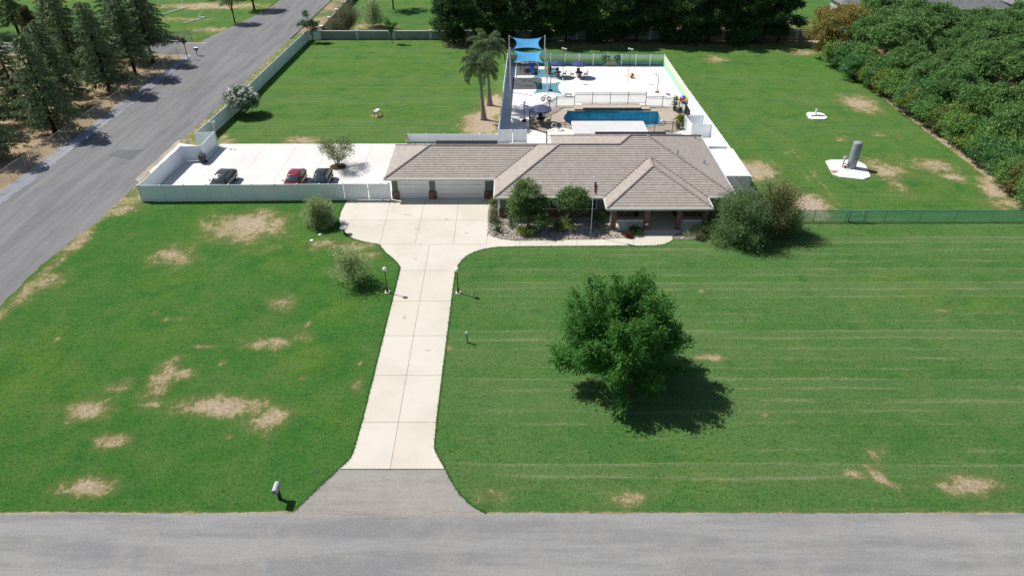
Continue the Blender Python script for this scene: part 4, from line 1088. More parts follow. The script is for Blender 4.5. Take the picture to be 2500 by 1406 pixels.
m.tube([(33.25, 59.97, 1.3), (34.75, 59.97, 1.3)], .03, 6); m.tube([(33.25, 59.97, .7), (34.75, 59.97, .7)], .03, 6); m.tube([(33.25, 59.97, .1), (34.75, 59.97, .1)], .03, 6); m.tube([(33.25, 59.96, .1), (34.75, 59.96, 1.3)], .025, 6)
m.build('gate_frame', GPOST, gg)
chain('chain_link_fence', 'chain link fence with steel posts between the road and the conifers', [(-55.25, 55), (-55.0, 78), (-54.9, 95), (-55.3, 116)], 1.7, CHAIN, STEEL, 3.05)
chain('chain_link_fence', 'dark chain link fence beyond the lane in front of the school lawn', [(-115, 127), (-57.5, 127.2)], 1.5, CHAIN, BLACK, 3.05)
chain('lane_gate', 'tall white wire gate frame standing at the lane mouth', [(-66, 120.2), (-56.6, 120.0)], 1.9, CHAIN, WHITEP, 4.6, rail=.07, cat='gate')
chain('wire_gate', 'open white wire gate at the end of the dark fence', [(-60.5, 127.6), (-57.6, 128.2), (-56.2, 130.6)], 1.25, CHAIN, WHITEP, 2.0, cat='gate')

# ------------------------------------------------------------------ pool
pool = thing('swimming_pool', (13, 89, 0), 'blue swimming pool with a raised tiled back wall', 'pool')
m = MB(); n = len(HOLE); hv = [(x, y, .028) for x, y in HOLE] + [(x, y, -1.5) for x, y in HOLE]
m.add(hv, [(i, n + i, n + (i + 1) % n, (i + 1) % n) for i in range(n)])
m.add([(x, y, -1.5) for x, y in HOLE], [tuple(range(n))])
PLAS = MAT('pool_plaster', (.20, .52, .62), .8, .2, var=.25, scale=1.5)
m.build('basin', PLAS, pool)
m = MB()
for i in range(n):
    a, b = HOLE[i], HOLE[(i + 1) % n]; m.bar((*a, .045), (*b, .045), .30, .05)
m.build('coping', MAT('coping_stone', (.50, .40, .31), .85, .2, var=.2, scale=2), pool)
def water():
    m, ns, ls, b = nt('pool_water')
    t = ns.new("ShaderNodeBsdfTransparent"); t.inputs[0].default_value = (.60, .82, .92, 1)
    g = ns.new("ShaderNodeBsdfGlossy"); g.inputs['Roughness'].default_value = .04
    lw = ns.new("ShaderNodeFresnel"); lw.inputs['IOR'].default_value = 1.33
    mx = ns.new("ShaderNodeMixShader"); p = pos(ns)
    bp = ns.new("ShaderNodeBump"); bp.inputs['Strength'].default_value = .35; bp.inputs['Distance'].default_value = .05
    ls.new(noise(ns, ls, p, 2.6, 3, .6), bp.inputs['Height']); ls.new(bp.outputs[0], g.inputs['Normal']); ls.new(bp.outputs[0], lw.inputs['Normal'])
    ls.new(lw.outputs[0], mx.inputs[0]); ls.new(t.outputs[0], mx.inputs[1]); ls.new(g.outputs[0], mx.inputs[2]); ls.new(mx.outputs[0], ns["Material Output"].inputs[0])
    return m
MB().sheet(HOLE, -.12).build('water', water(), pool)
def tiles():
    m, ns, ls, b = nt('pool_wall_tile')
    p = pos(ns); sx = ns.new("ShaderNodeSeparateXYZ"); ls.new(p, sx.inputs[0]); cx = ns.new("ShaderNodeCombineXYZ")
    ls.new(sx.outputs[0], cx.inputs[0]); ls.new(sx.outputs[2], cx.inputs[1])
    t = ns.new("ShaderNodeTexBrick"); ls.new(cx.outputs[0], t.inputs['Vector']); t.offset = 0.0
    t.inputs['Scale'].default_value = 1; t.inputs['Brick Width'].default_value = .16; t.inputs['Row Height'].default_value = .16; t.inputs['Mortar Size'].default_value = .012
    t.inputs['Color1'].default_value = (.01, .045, .07, 1); t.inputs['Color2'].default_value = (.02, .075, .10, 1); t.inputs['Mortar'].default_value = (.12, .2, .22, 1)
    ls.new(t.outputs[0], b.inputs['Base Color']); b.inputs['Roughness'].default_value = .2
    return m
ty = P(1480, 272.2).y
m = MB(); m.span((8.6, ty + .02, -.2), (18.8, ty + .1, .24)); m.span((9.7, ty - .01, -.2), (17.6, ty + .09, .44)); m.build('tile_wall', tiles(), pool)
LEDG = MAT('ledge_stone', (.52, .415, .32), .85, .2, var=.2, scale=2)
m = MB(); m.span((8.5, ty + .1, .03), (9.68, ty + 1.6, .28)); m.span((17.62, ty + .1, .03), (18.85, ty + 1.6, .28)); m.span((9.68, ty + .09, .03), (17.62, ty + 1.7, .48)); m.build('raised_ledge', LEDG, pool)
# iron fence round the pool
IRON = MAT('bronze_iron', (.035, .03, .028), .5, .4)
IF = thing('pool_fence', (13, 90, 0), 'dark iron bar fence all round the swimming pool', 'fence')
ring = [RING[i] for i in (0, 1, 3, 4, 5, 6, 7, 8, 9, 11, 12, 13, 14)]
for i in range(len(ring)):
    a, b = Vector((*ring[i], .03)), Vector((*ring[(i + 1) % len(ring)], .03))
    rz = .45 if i == 8 else 0
    if rz: a.z = b.z = .03 + rz
    n = max(1, round((b - a).length / 2.3)); d = (b - a) / n
    for k in range(n):
        p, q = a + d * k, a + d * (k + 1); m = MB()
        for z in (.10, 1.18, 1.42): m.bar(p + Vector((0, 0, z)), q + Vector((0, 0, z)), .045, .05)
        nb_ = int(d.length / .125)
        for j in range(1, nb_):
            e = p + d * (j / nb_); m.bar(e + Vector((0, 0, .10)), e + Vector((0, 0, 1.42)), .024, .024)
        m.build('bar_panel', IRON, IF)
        m = MB(); m.bar(p - Vector((0, 0, p.z)), p + Vector((0, 0, 1.5)), .08, .08); m.sphere(p + Vector((0, 0, 1.53)), .045, 8, 5); m.build('post', IRON, IF)
# ------------------------------------------------------------------ rock bed
rng = np.random.default_rng(11)
BED = [(-2.25, 63.9), *[PX(*q) for q in ((1191, 520), (1191, 571), (1200, 576.5), (1222, 583.5), (1260, 588), (1300, 587.5), (1370, 585.5), (1440, 585), (1500, 582.5), (1545, 580.5), (1573, 578))], (12.7, 58.2), (9.5, 58.2), (9.5, 60.9), (-1.3, 60.9), (-1.3, 64.9)]
BED2 = [PX(*q) for q in ((1642, 580), (1650, 585), (1690, 584), (1730, 577), (1755, 576))] + [(22.5, 58.4), (18.9, 58.2), (16.4, 58.2)]
struct(MB().sheet(BED, .018).sheet(BED2, .018), 'rock_bed', soil_mat('bed_soil', (.20, .16, .12), (.30, .26, .21)))
def inside(poly, x, y):
    r = False; j = len(poly) - 1
    for i in range(len(poly)):
        if (poly[i][1] > y) != (poly[j][1] > y) and x < (poly[j][0] - poly[i][0]) * (y - poly[i][1]) / (poly[j][1] - poly[i][1]) + poly[i][0]: r = not r
        j = i
    return r
rm = MB(); random.seed(5)
def rock(x, y, r):
    a = random.random() * 6.28; pts = []
    sx, sy, sz = r * random.uniform(.8, 1.35), r * random.uniform(.65, 1.0), r * random.uniform(.5, .8)
    for zz, k, q in ((0.0, .9, 6), (.55, 1.0, 6), (1.0, .5, 6)):
        for i in range(q):
            t = a + 2 * math.pi * i / q + zz; s = k * random.uniform(.85, 1.1)
            pts.append((x + sx * s * math.cos(t), y + sy * s * math.sin(t), .015 + sz * zz * 1.3 * random.uniform(.9, 1.1)))
    fs = [(i, (i + 1) % 6, 6 + (i + 1) % 6, 6 + i) for i in range(6)] + [(6 + i, 6 + (i + 1) % 6, 12 + (i + 1) % 6, 12 + i) for i in range(6)] + [tuple(range(12, 18))]
    rm.add(pts, fs)
cnt = 0
while cnt < 5200:
    x, y = random.uniform(-2.4, 13), random.uniform(56, 65)
    if inside(BED, x, y): rock(x, y, random.choice((.05, .06, .07, .085, .10))); cnt += 1
for k in range(900):
    x, y = random.uniform(16, 22.8), random.uniform(56.4, 58.5)
    if inside(BED2, x, y): rock(x, y, random.choice((.05, .06, .07, .09)))
for k in range(70):
    x = -2.33 + random.uniform(-.04, .04); rock(x, 57.4 + k * .095, .06)
rk, ns, ls, b = nt('river_rock')
cr = ns.new("ShaderNodeValToRGB"); g = ns.new("ShaderNodeNewGeometry"); ls.new(g.outputs['Random Per Island'], cr.inputs[0])
e = cr.color_ramp.elements; e[0].color = (.25, .22, .20, 1); e[1].color = (.66, .60, .52, 1); q = e.new(.5); q.color = (.46, .41, .36, 1); ls.new(cr.outputs[0], b.inputs['Base Color']); b.inputs['Roughness'].default_value = .8
tag(rm.build('river_rocks', rk), kind='stuff')

# tufts of longer grass hanging over the paving edges
C = []; random.seed(3)
def edge_line(pts, n, w=.05):
    for i in range(len(pts) - 1):
        a, b_ = pts[i], pts[i + 1]; L = math.dist(a, b_)
        for k in range(int(L * n)):
            t = random.random(); C.append((a[0] + (b_[0] - a[0]) * t + random.gauss(0, w), a[1] + (b_[1] - a[1]) * t + random.gauss(0, w), 0.0))
i0 = 0
edge_line([(p[0] - .04, p[1]) for p in dl] + [(-9.94, 33), (-9.94, 51.5)] + [(p[0] - .04, p[1]) for p in drive[len(dl) + 2:len(dl) + 17]], 90)
edge_line([PX(*q) for q in ((1640, 590), (1622, 597), (1600, 600.5), (1560, 601), (1400, 601.5), (1260, 602.5), (1215, 604), (1185, 608), (1160, 615), (1140, 625), (1126, 637), (1118, 650), (1113, 662))], 60)
edge_line([(-5.0, 51), (-5.0, 33)] + [PX(*q) for q in ((1060, 1090), (1063, 1100), (1070, 1115), (1087, 1144), (1096, 1165), (1121, 1205), (1152, 1235), (1184, 1252))], 60)
edge_line([PX(*q) for q in ((722, 1247), (727, 1240), (760, 1208), (800, 1170), (829, 1143))], 110)
edge_line([(-38.4, 64.2), (-17.6, 64.55)], 50, .07)
C = np.array(C); n = len(C)
D = rdir(rng, n) * .6 + np.array([0, 0, 1.0])
tag(quads('edge_grass', C, D, .10 * rng.uniform(.6, 1.4, n), .03, G_BLADE, None, rng), kind='stuff')

# ------------------------------------------------------------------ cars
def car(label, loc, rz, paint, trim=None):
    t = thing('parked_car', loc, label, 'car', 'cars parked behind the white fence', rz)
    t.rotation_euler = (0, 0, 0)
    L0 = Vector(loc)
    def W(x, y, z): return (L0.x + x, L0.y + y, L0.z + z)
    # stations along the car: y (nose at -), half width, underside, belt height, roof height or None, roof half width
    st = [(-2.28, .62, .32, .58), (-2.18, .78, .22, .70), (-1.9, .87, .19, .78), (-1.35, .90, .19, .87), (-.85, .91, .19, .94), (-.2, .91, .19, .95), (.6, .91, .19, .96), (1.25, .91, .19, .98), (1.75, .88, .19, 1.00), (2.1, .82, .22, .98), (2.26, .68, .34, .86)]
    m = MB(); vs = []; k = 10
    for y, w, z0, z1 in st:
        crown_ = .05
        vs += [W(-w * .82, y, z0), W(-w, y, z0 + .16), W(-w, y, (z0 + z1) / 2 + .05), W(-w * .95, y, z1 - .06), W(-w * .78, y, z1), W(w * .78, y, z1), W(w * .95, y, z1 - .06), W(w, y, (z0 + z1) / 2 + .05), W(w, y, z0 + .16), W(w * .82, y, z0)]
    fs = []
    for i in range(len(st) - 1):
        for j in range(k): fs.append((i * k + j, (i + 1) * k + j, (i + 1) * k + (j + 1) % k, i * k + (j + 1) % k))
    fs += [tuple(range(k)), tuple(range(len(st) * k - 1, (len(st) - 1) * k - 1, -1))]
    m.add(vs, fs)
    # roof and pillars
    rs = [(-.36, .615, 1.345), (-.15, .655, 1.42), (.15, .675, 1.452), (.55, .68, 1.46), (.95, .67, 1.445), (1.3, .65, 1.40), (1.55, .62, 1.335)]
    vs = []; kk = 6
    for y, w, z in rs: vs += [W(-w, y, z - .10), W(-w * .97, y, z - .02), W(-w * .6, y, z + .015), W(w * .6, y, z + .015), W(w * .97, y, z - .02), W(w, y, z - .10)]
    fs = []
    for i in range(len(rs) - 1):
        for j in range(kk): fs.append((i * kk + j, (i + 1) * kk + j, (i + 1) * kk + (j + 1) % kk, i * kk + (j + 1) % kk))
    fs += [tuple(range(kk)), tuple(range(len(rs) * kk - 1, (len(rs) - 1) * kk - 1, -1))]
    m.add(vs, fs)
    for s in (-1, 1):
        m.bar(W(s * .70, -1.02, .93), W(s * .60, -.30, 1.34), .06, .05); m.bar(W(s * .74, 2.10, 1.0), W(s * .62, 1.52, 1.32), .13, .07)
        m.bar(W(s * .76, .42, .95), W(s * .635, .40, 1.38), .05, .06)
    m.build('body', paint, t, True)
    g = MB(); nu, nv = 9, 6; vs = []
    for a in range(nv):
        for b2 in range(nu):
            u, v = b2 / (nu - 1) * 2 - 1, a / (nv - 1)
            bul = .10 * (1 - u * u)
            vs.append(W(u * (.69 - .09 * v), -1.0 + .66 * v - bul * (1 - .5 * v), .945 + .41 * v + .035 * math.sin(math.pi * v) + .02 * (1 - u * u)))
    g.add(vs, [(a * nu + b2, a * nu + b2 + 1, (a + 1) * nu + b2 + 1, (a + 1) * nu + b2) for a in range(nv - 1) for b2 in range(nu - 1)]); g.build('windshield', GLASSD, t, True)
    g = MB(); g.add([W(.70, 2.10, 1.01), W(-.70, 2.10, 1.01), W(-.58, 1.56, 1.33), W(.58, 1.56, 1.33)], [(0, 1, 2, 3)]); g.build('rear_window', GLASSD, t)
    for s in (-1, 1):
        for a in (((-.92, .955), (.40, .955), (.38, 1.37), (-.30, 1.31)), ((.46, .955), (1.98, .985), (1.50, 1.30), (.44, 1.37))):
            g = MB(); g.add([W(s * (.775 - (z - .955) * .36), y, z) for y, z in a], [(0, 1, 2, 3) if s > 0 else (3, 2, 1, 0)]); g.build('side_window', GLASSD, t)
        mr = MB(); mr.sphere(W(s * 1.0, -.78, 1.0), .11, 10, 7, 0, (1.0, .6, .75)); mr.bar(W(s * .86, -.74, .95), W(s * .96, -.77, .98), .05, .04); mr.build('mirror', paint, t, True)
        hl = MB(); hl.sphere(W(s * .66, -2.08, .64), .15, 10, 6, 0, (1.1, .8, .55)); hl.build('headlight', CHROME, t, True)
        tl = MB(); tl.sphere(W(s * .70, 2.12, .82), .12, 10, 6, 0, (1.1, .8, .8)); tl.build('tail_light', MAT('tail_red', (.35, .02, .02), .3), t, True)
        hd = MB()
        for y in (.2, 1.15): hd.box(W(s * .915, y, .82), (.03, .16, .03))
        hd.build('door_handle', CHROME, t)
        for y in (-1.42, 1.42):
            w = MB(); w.lathe([(.20, -.10), (.30, -.11), (.325, -.07), (.325, .07), (.30, .11), (.20, .10)], (0, 0, 0), 22)
            w.v = [W(s * .83 + v[2], y + v[0], .325 + v[1]) for v in w.v]; wo = w.build('wheel', RUBBER, t)
            r_ = MB(); r_.lathe([(.05, -.03), (.215, -.02), (.215, .02), (.05, .035)], (0, 0, 0), 18)
            r_.v = [W(s * (.83 + .10) + v[2] * s, y + v[0], .325 + v[1]) for v in r_.v]; r_.build('rim', CHROME, wo)
    gr = MB(); gr.box(W(0, -2.24, .50), (.9, .06, .16)); gr.build('grille', BLACK, t)
    an = MB(); an.sphere(W(0, 1.05, 1.45), .06, 8, 5, 0, (.6, 1.4, .8)); an.build('roof_antenna', paint, t)
    pl = MB(); pl.box(W(0, -2.285, .42), (.34, .02, .15)); pl.build('number_plate', WHITEP, t)
    t.rotation_euler = (0, 0, rz)
    return t
def paint(n, c): return MAT(n, c, .28, .5, coat=.8)
pc_ = [(P(543, 421, 1.40), R(-4), 'dark charcoal sedan parked alone behind the white fence', paint('charcoal_paint', (.030, .034, .036))),
       (P(719, 421, 1.40), R(0), 'dark red sedan parked behind the white fence', paint('red_paint', (.21, .010, .022))),
       (P(784, 420, 1.40), R(0), 'black sedan parked right beside the red car', paint('black_paint', (.016, .018, .022)))]
for q, rz, lb, pm in pc_:
    car(lb, (q.x, q.y - .45, .014), rz, pm)
bn = thing('trash_bin', (-36.9, 74.0, .01), 'dark wheeled trash bin against the white fence corner of the parking pad', 'trash bin')
q = P(497, 398); bn.location = (q.x, q.y, .012)
m = MB(); m.add([(q.x + sx * a, q.y + sy * b, z) for a, b, z in ((.24, .26, .08), (.32, .36, .95)) for sx, sy in ((-1, -1), (1, -1), (1, 1), (-1, 1))], [(3, 2, 1, 0), (4, 5, 6, 7), (0, 1, 5, 4), (1, 2, 6, 5), (2, 3, 7, 6), (3, 0, 4, 7)]); m.build('bin_body', MAT('bin_plastic', (.025, .028, .03), .5), bn)
m = MB(); m.box((q.x, q.y, .99), (.68, .78, .06), rx=.05); m.bar((q.x - .3, q.y + .42, .93), (q.x + .3, q.y + .42, .93), .04, .04); m.build('lid', MAT('bin_plastic', (.025, .028, .03)), bn)
for s in (-1, 1):
    m = MB(); m.tube([(q.x + s * .28, q.y + .3, .11), (q.x + s * .34, q.y + .3, .11)], .11, 12); m.build('wheel', RUBBER, bn)

# ------------------------------------------------------------------ street and garden furniture
def lamp(label, x, y, h, group, dark=False):
    t = thing('lamp_post', (x, y, 0), label, 'lamp post', group)
    m = MB(); m.box((x, y, .03), (.42, .42, .09)); m.build('footing', CONC, t)
    pm = BLACK if dark else BROWNM
    m = MB(); m.lathe([(.12, .07), (.12, .12), (.085, .2), (.085, .42), (.10, .46), (.055, .52), (.045, 1.0), (.038, h - .42), (.07, h - .40), (.075, h - .36), (.04, h - .33)], (x, y, 0), 12); m.build('post', pm, t, True)
    m = MB(); m.sphere((x, y, h - .17), .185, 16, 10, 0, (1, 1, 1.12)); m.build('globe', MAT('opal_globe', (.80, .80, .78), .25, .5), t, True)
    return t
lamp('rust brown lamp post with white globe on the left side of the driveway', -10.5, 47.74, 2.5, 'globe lamp posts'); lamp('rust brown lamp post with white globe on the right side of the driveway', -4.53, 47.66, 2.5, 'globe lamp posts')
lp = lamp('black lamp post with white globe outside the pool fence', 1.6, 87.38, 2.75, 'globe lamp posts', True)
m = MB(); m.lathe([(.30, .0), (.30, .22), (.12, .3)], (1.6, 87.38, 0), 14); m.build('base', BLACK, lp)

mb_ = thing('mailbox', (-13.6, 26.42, 0), 'grey mailbox with rounded pale top on a dark wooden post by the road', 'mailbox')
m = MB(); m.span((-13.70, 26.36, 0), (-13.54, 26.52, 1.02)); m.span((-13.72, 26.05, .90), (-13.52, 26.60, .98)); m.build('post', MAT('dark_post', (.055, .045, .042), .7, .2, var=.3, scale=8), mb_)
m = MB(); prof = [(-.17, 0), (.17, 0)] + [(.17 * math.cos(a), .16 + .17 * math.sin(a)) for a in [math.pi * k / 8 for k in range(9)]]
nn = len(prof); vs = [(-13.62 + a, y, .98 + z) for y in (25.98, 26.66) for a, z in prof]
m.add(vs, [tuple(range(nn)), tuple(range(2 * nn - 1, nn - 1, -1))] + [(i, nn + i, nn + (i + 1) % nn, (i + 1) % nn) for i in range(nn)]); m.build('box', MAT('mailbox_grey', (.45, .44, .47), .5, .4), mb_)
m = MB(); m.add([(-13.62 + a * .93, 25.975, .985 + z * .93) for a, z in prof], [tuple(range(nn))]); m.box((-13.62, 25.95, 1.2), (.06, .03, .04)); m.build('door', GREYM, mb_)
m = MB(); m.box((-13.43, 26.3, 1.18), (.02, .05, .2)); m.build('flag', GREYM, mb_)
bb = thing('bird_bath', (*PX(841, 571), 0), 'grey pedestal bird bath standing at the rounded driveway edge', 'bird bath')
x, y = PX(841, 571); m = MB(); m.lathe([(.17, .01), (.17, .05), (.10, .1), (.075, .35), (.08, .5), (.12, .56)], (x, y, 0), 14); m.build('pedestal', MAT('dark_stone', (.05, .055, .065), .7), bb, True)
m = MB(); m.lathe([(.12, .56), (.34, .64), (.36, .70), (.31, .70), (.28, .66), (.02, .64)], (x, y, 0), 20); m.build('bowl', MAT('blue_stone', (.25, .28, .34), .5), bb, True)
ys = thing('yard_hydrant', (*PX(1141, 836), 0), 'small grey post with a white water tap beside the driveway lawn', 'water tap')
x, y = PX(1141, 836); m = MB(); m.span((x - .05, y - .05, 0), (x + .05, y + .05, .85)); m.build('post', MAT('post_grey_blue', (.22, .26, .30), .6), ys)
m = MB(); m.tube([(x, y, .85), (x, y, .98)], .05, 8); m.bar((x - .02, y, .95), (x - .18, y - .02, .95), .04, .04); m.sphere((x, y, 1.0), .06, 8, 6); m.build('tap', WHITEP, ys)
for lb, px, py in (('white round valve cover in the lawn nearer the driveway curve', 781, 573), ('white round valve cover in the lawn farther left of the driveway curve', 761, 587)):
    x, y = PX(px, py); m = MB(); m.lathe([(.17, .0), (.17, .03), (.14, .045)], (x, y, 0), 14); o = m.build('valve_cover', WHITEP); tag(o, lb, 'cover', 'valve covers in the front lawn')
# flag
fx, fy = 7.5, 57.19
fp = thing('flagpole', (fx, fy, 0), 'white flagpole with a drooping striped flag in front of the house', 'flagpole')
m = MB(); m.tube([(fx, fy, 0), (fx, fy, 6.1)], [.042, .028], 10); m.build('pole', MAT('pole_white', (.62, .62, .60), .4, .5), fp, True)
m = MB(); m.sphere((fx, fy, 6.15), .07, 10, 7); m.build('finial', CHROME, fp, True)
def flag_mat():
    m, ns, ls, b = nt('flag_cloth')
    a = ns.new("ShaderNodeAttribute"); a.attribute_name = 'fuv'; sx = ns.new("ShaderNodeSeparateXYZ"); ls.new(a.outputs['Vector'], sx.inputs[0])
    u, v = sx.outputs[0], sx.outputs[1]
    st = math_(ns, ls, 'MODULO', math_(ns, ls, 'MULTIPLY', v, 6.5), 1.0); st = math_(ns, ls, 'GREATER_THAN', st, .5)
    c = mixc(ns, ls, st, (.42, .015, .035), (.75, .73, .72))
    can = math_(ns, ls, 'MULTIPLY', math_(ns, ls, 'LESS_THAN', u, .4), math_(ns, ls, 'GREATER_THAN', v, .462))
    vo = ns.new("ShaderNodeTexVoronoi"); vo.inputs['Scale'].default_value = 16; ls.new(a.outputs['Vector'], vo.inputs['Vector'])
    star = mixc(ns, ls, math_(ns, ls, 'LESS_THAN', vo.outputs[0], .28), (.025, .035, .14), (.7, .7, .7))
    ls.new(mixc(ns, ls, can, c, star), b.inputs['Base Color']); b.inputs['Roughness'].default_value = .8
    t = ns.new('ShaderNodeBsdfTranslucent'); mx = ns.new('ShaderNodeMixShader'); mx.inputs[0].default_value = .5
    ls.new(b.inputs['Base Color'].links[0].from_socket, t.inputs[0]); ls.new(b.outputs[0], mx.inputs[1]); ls.new(t.outputs[0], mx.inputs[2]); ls.new(mx.outputs[0], ns['Material Output'].inputs[0])
    return m
m = MB(); uv = []; NU, NV = 20, 16
for i in range(NV + 1):
    for j in range(NU + 1):
        u, v = j / NU, i / NV
        drop = u ** .75 * .95                       # hangs in folds from the top corner
        x_ = fx + .03 + .30 * u + .06 * math.sin(u * 16 + v * 2) ; y_ = fy - .02 + .10 * math.sin(u * 19 + v * 3) * (1 - .3 * v)
        z_ = 5.9 - (1 - v) * .98 - drop * (.55 + .15 * v)
        m.v.append((x_ - .05 * (1 - v), y_, z_)); uv.append((u, v, 0))
m.add([], []);
for i in range(NV):
    for j in range(NU):
        a = i * (NU + 1) + j; m.f.append((a, a + 1, a + NU + 2, a + NU + 1)); m.m.append(0)
fo = m.build('flag', flag_mat(), fp, True)
at = fo.data.attributes.new('fuv', 'FLOAT_VECTOR', 'POINT'); at.data.foreach_set('vector', np.array(uv, dtype=np.float32).ravel())

# well pad with tank
wp = thing('well_pad', (38.2, 72.2, 0), 'octagonal white concrete pad under the grey water tank', 'concrete pad')
m = MB(); m.prism([PX(*q) for q in ((2015, 395), (2032, 427), (2052, 434), (2106, 440), (2125, 433), (2113, 405), (2096, 396), (2070, 392), (2028, 392))], 0, .10); m.build('pad', DECK, wp)
m = MB(); m.sheet([PX(*q) for q in ((2026, 419), (2034, 426), (2049, 421), (2040, 418))], .104); m.build('rust_stain', MAT('rust_stain', (.34, .20, .14), .9), wp)
wt = thing('water_tank', (38.5, 72.4, .1), 'tall grey cylindrical pressure tank on the white pad', 'water tank')
m = MB(); tx, ty_ = PX(2077, 411); m.lathe([(.48, .14), (.50, .2), (.50, 3.0), (.47, 3.1), (.36, 3.18), (.16, 3.23), (.02, 3.24)], (tx, ty_, 0), 30); m.build('tank', MAT('tank_grey', (.27, .31, .335), .5, .4, var=.15, scale=1.2), wt, True)
m = MB(); m.lathe([(.49, .10), (.49, .145)], (tx, ty_, 0), 24); m.build('skirt', GREYM, wt)
m = MB(); m.box((tx + .05, ty_ - .51, 1.35), (.32, .03, .05)); m.tube([(tx + .45, ty_ - .25, 1.35), (tx + .72, ty_ - .3, 1.35)], .035, 8); m.build('fitting', BLACK, wt)
wh = thing('well_pump', (tx - 1.6, ty_ - .3, .1), 'cluster of pump pipes with a small grey box beside the tank', 'pump')
x, y = PX(2050, 405)[0], PX(2050, 411)[1]
m = MB(); m.tube([(x, y, .1), (x, y, 1.1)], .06, 8); m.tube([(x, y, .55), (x + .5, y - .05, .5), (x + .5, y - .05, .1)], .05, 8); m.build('riser', MAT('pump_rust', (.16, .08, .06), .7, .3, var=.3, scale=6), wh)
m = MB(); m.tube([(x + .3, y - .25, .35), (tx - .45, y - .2, .35)], .055, 8); m.tube([(x + .35, y - .6, .2), (tx - .35, y - .55, .2)], .045, 8); m.tube([(x + .3, y - .25, .35), (x + .3, y - .6, .12)], .06, 8); m.tube([(tx - .45, y - .2, .35), (tx - .3, y - .55, .2)], .05, 8); m.tube([(x, y - .3, .12), (x + .25, y - .75, .12)], .04, 8); m.build('pipe', WHITEP, wh)
m = MB(); m.box((x, y - .02, 1.25), (.26, .24, .36)); m.build('control_box', MAT('box_grey', (.5, .5, .5), .5), wh)
m = MB(); m.lathe([(.12, .1), (.12, .3), (.16, .32), (.16, .38), (.05, .5)], (x + .15, y - .3, 0), 12); m.build('valve', MAT('pump_rust', (.16, .08, .06)), wh)
sp = thing('septic_pad', (38, 90, 0), 'small white octagonal concrete pad with a bar across it in the far right lawn', 'concrete pad')
m = MB(); m.prism([PX(*q) for q in ((1968, 279), (1974, 290), (1983, 293), (2012, 293), (2020, 290), (2011, 280), (2000, 277), (1974, 276))], 0, .12); m.build('pad', DECK, sp)
x, y = PX(1996, 286); m = MB(); m.bar((x - .9, y, .18), (x + .9, y, .18), .14, .12); m.build('bar', GREYM, sp)
m = MB(); m.tube([(x - .1, y + .6, .1), (x - .1, y + .6, .75)], .11, 10); m.sphere((x - .1, y + .6, .78), .13, 10, 6); m.tube([(x + .05, y, .2), (x + .05, y, .5)], .10, 10); m.build('cap_pipe', WHITEP, sp)
# pale board on legs
x, y = PX(922, 284)
bd = thing('lawn_stand', (x, y, 0), 'low white box stand on dark splayed legs in the back lawn', 'stand')
m = MB(); m.box((x - .05, y, .78), (.42, 1.1, .10), rz=-.35, ry=.15); m.box((x - .28, y - .1, .52), (.06, .7, .42), rz=-.35, ry=-.35); m.build('panel', WHITEP, bd)
for a, b_ in (((-.2, -.45), (-.42, -.7)), ((.1, -.4), (.35, -.65)), ((.15, .45), (.75, .15)), ((-.1, .5), (-.3, .75))):
    m = MB(); m.bar((x + a[0], y + a[1], .72), (x + b_[0], y + b_[1], 0), .05, .05); m.build('leg', BLACK, bd)
# standpipe next to the low fence, security lamp
x, y = PX(995, 350); sp2 = thing('hose_post', (x, y, 0), 'short wooden hose post at the end of the low white fence', 'post')
m = MB(); m.tube([(x, y, 0), (x, y, .9)], .05, 7); m.build('post', MAT('tan_wood', (.4, .3, .17), .8), sp2); m = MB(); m.sphere((x - .02, y - .1, .35), .22, 10, 7, 0, (1, .6, 1)); m.build('hose_coil', MAT('hose_tan', (.45, .36, .22), .7), sp2)
sl_ = thing('security_light', (-35.95, 79.0, 0), 'thin white pole with twin flood lamps at the fence corner by the road', 'light')
m = MB(); m.tube([(-35.8, 79.1, 0), (-35.8, 79.1, 3.1)], .04, 8); m.build('pole', WHITEP, sl_)
m = MB(); m.bar((-36.1, 79.1, 3.1), (-35.5, 79.1, 3.1), .05, .05); m.sphere((-36.1, 79.0, 3.15), .12, 8, 6); m.sphere((-35.55, 79.0, 3.12), .12, 8, 6); m.build('flood_lamp', WHITEP, sl_)
# stop sign seen from the back, second mailbox
sg2 = thing('road_sign', (-53.93, 116.06, 0), 'road sign seen from behind on a rust brown post at the lane mouth', 'sign')
m = MB(); m.bar((-53.93, 116.06, 0), (-53.93, 116.06, 3.45), .09, .09); m.build('post', BROWNM, sg2)
m = MB(); m.lathe([(.62, -.012), (.62, .012)], (0, 0, 0), 4); m.v = [(-53.95 + v[0], 116.12 + v[2], 2.85 + v[1]) for v in m.v]; m.build('sign_plate', MAT('sign_back', (.30, .28, .29), .5, .4, metal=.4), sg2)
m2 = thing('mailbox', (-53.08, 117.98, 0), 'black mailbox with pale top on a post beside the lane mouth', 'mailbox')
m = MB(); m.bar((-53.08, 117.98, 0), (-53.08, 117.98, 1.0), .10, .10); m.bar((-53.08, 117.98, .6), (-52.75, 117.9, .95), .07, .07); m.build('post', BLACK, m2)
m = MB(); m.span((-53.3, 117.65, .98), (-52.7, 118.2, 1.28)); m.build('box', BLACK, m2); m = MB(); m.span((-53.32, 117.63, 1.283), (-52.68, 118.22, 1.31)); m.build('lid', WHITEP, m2)
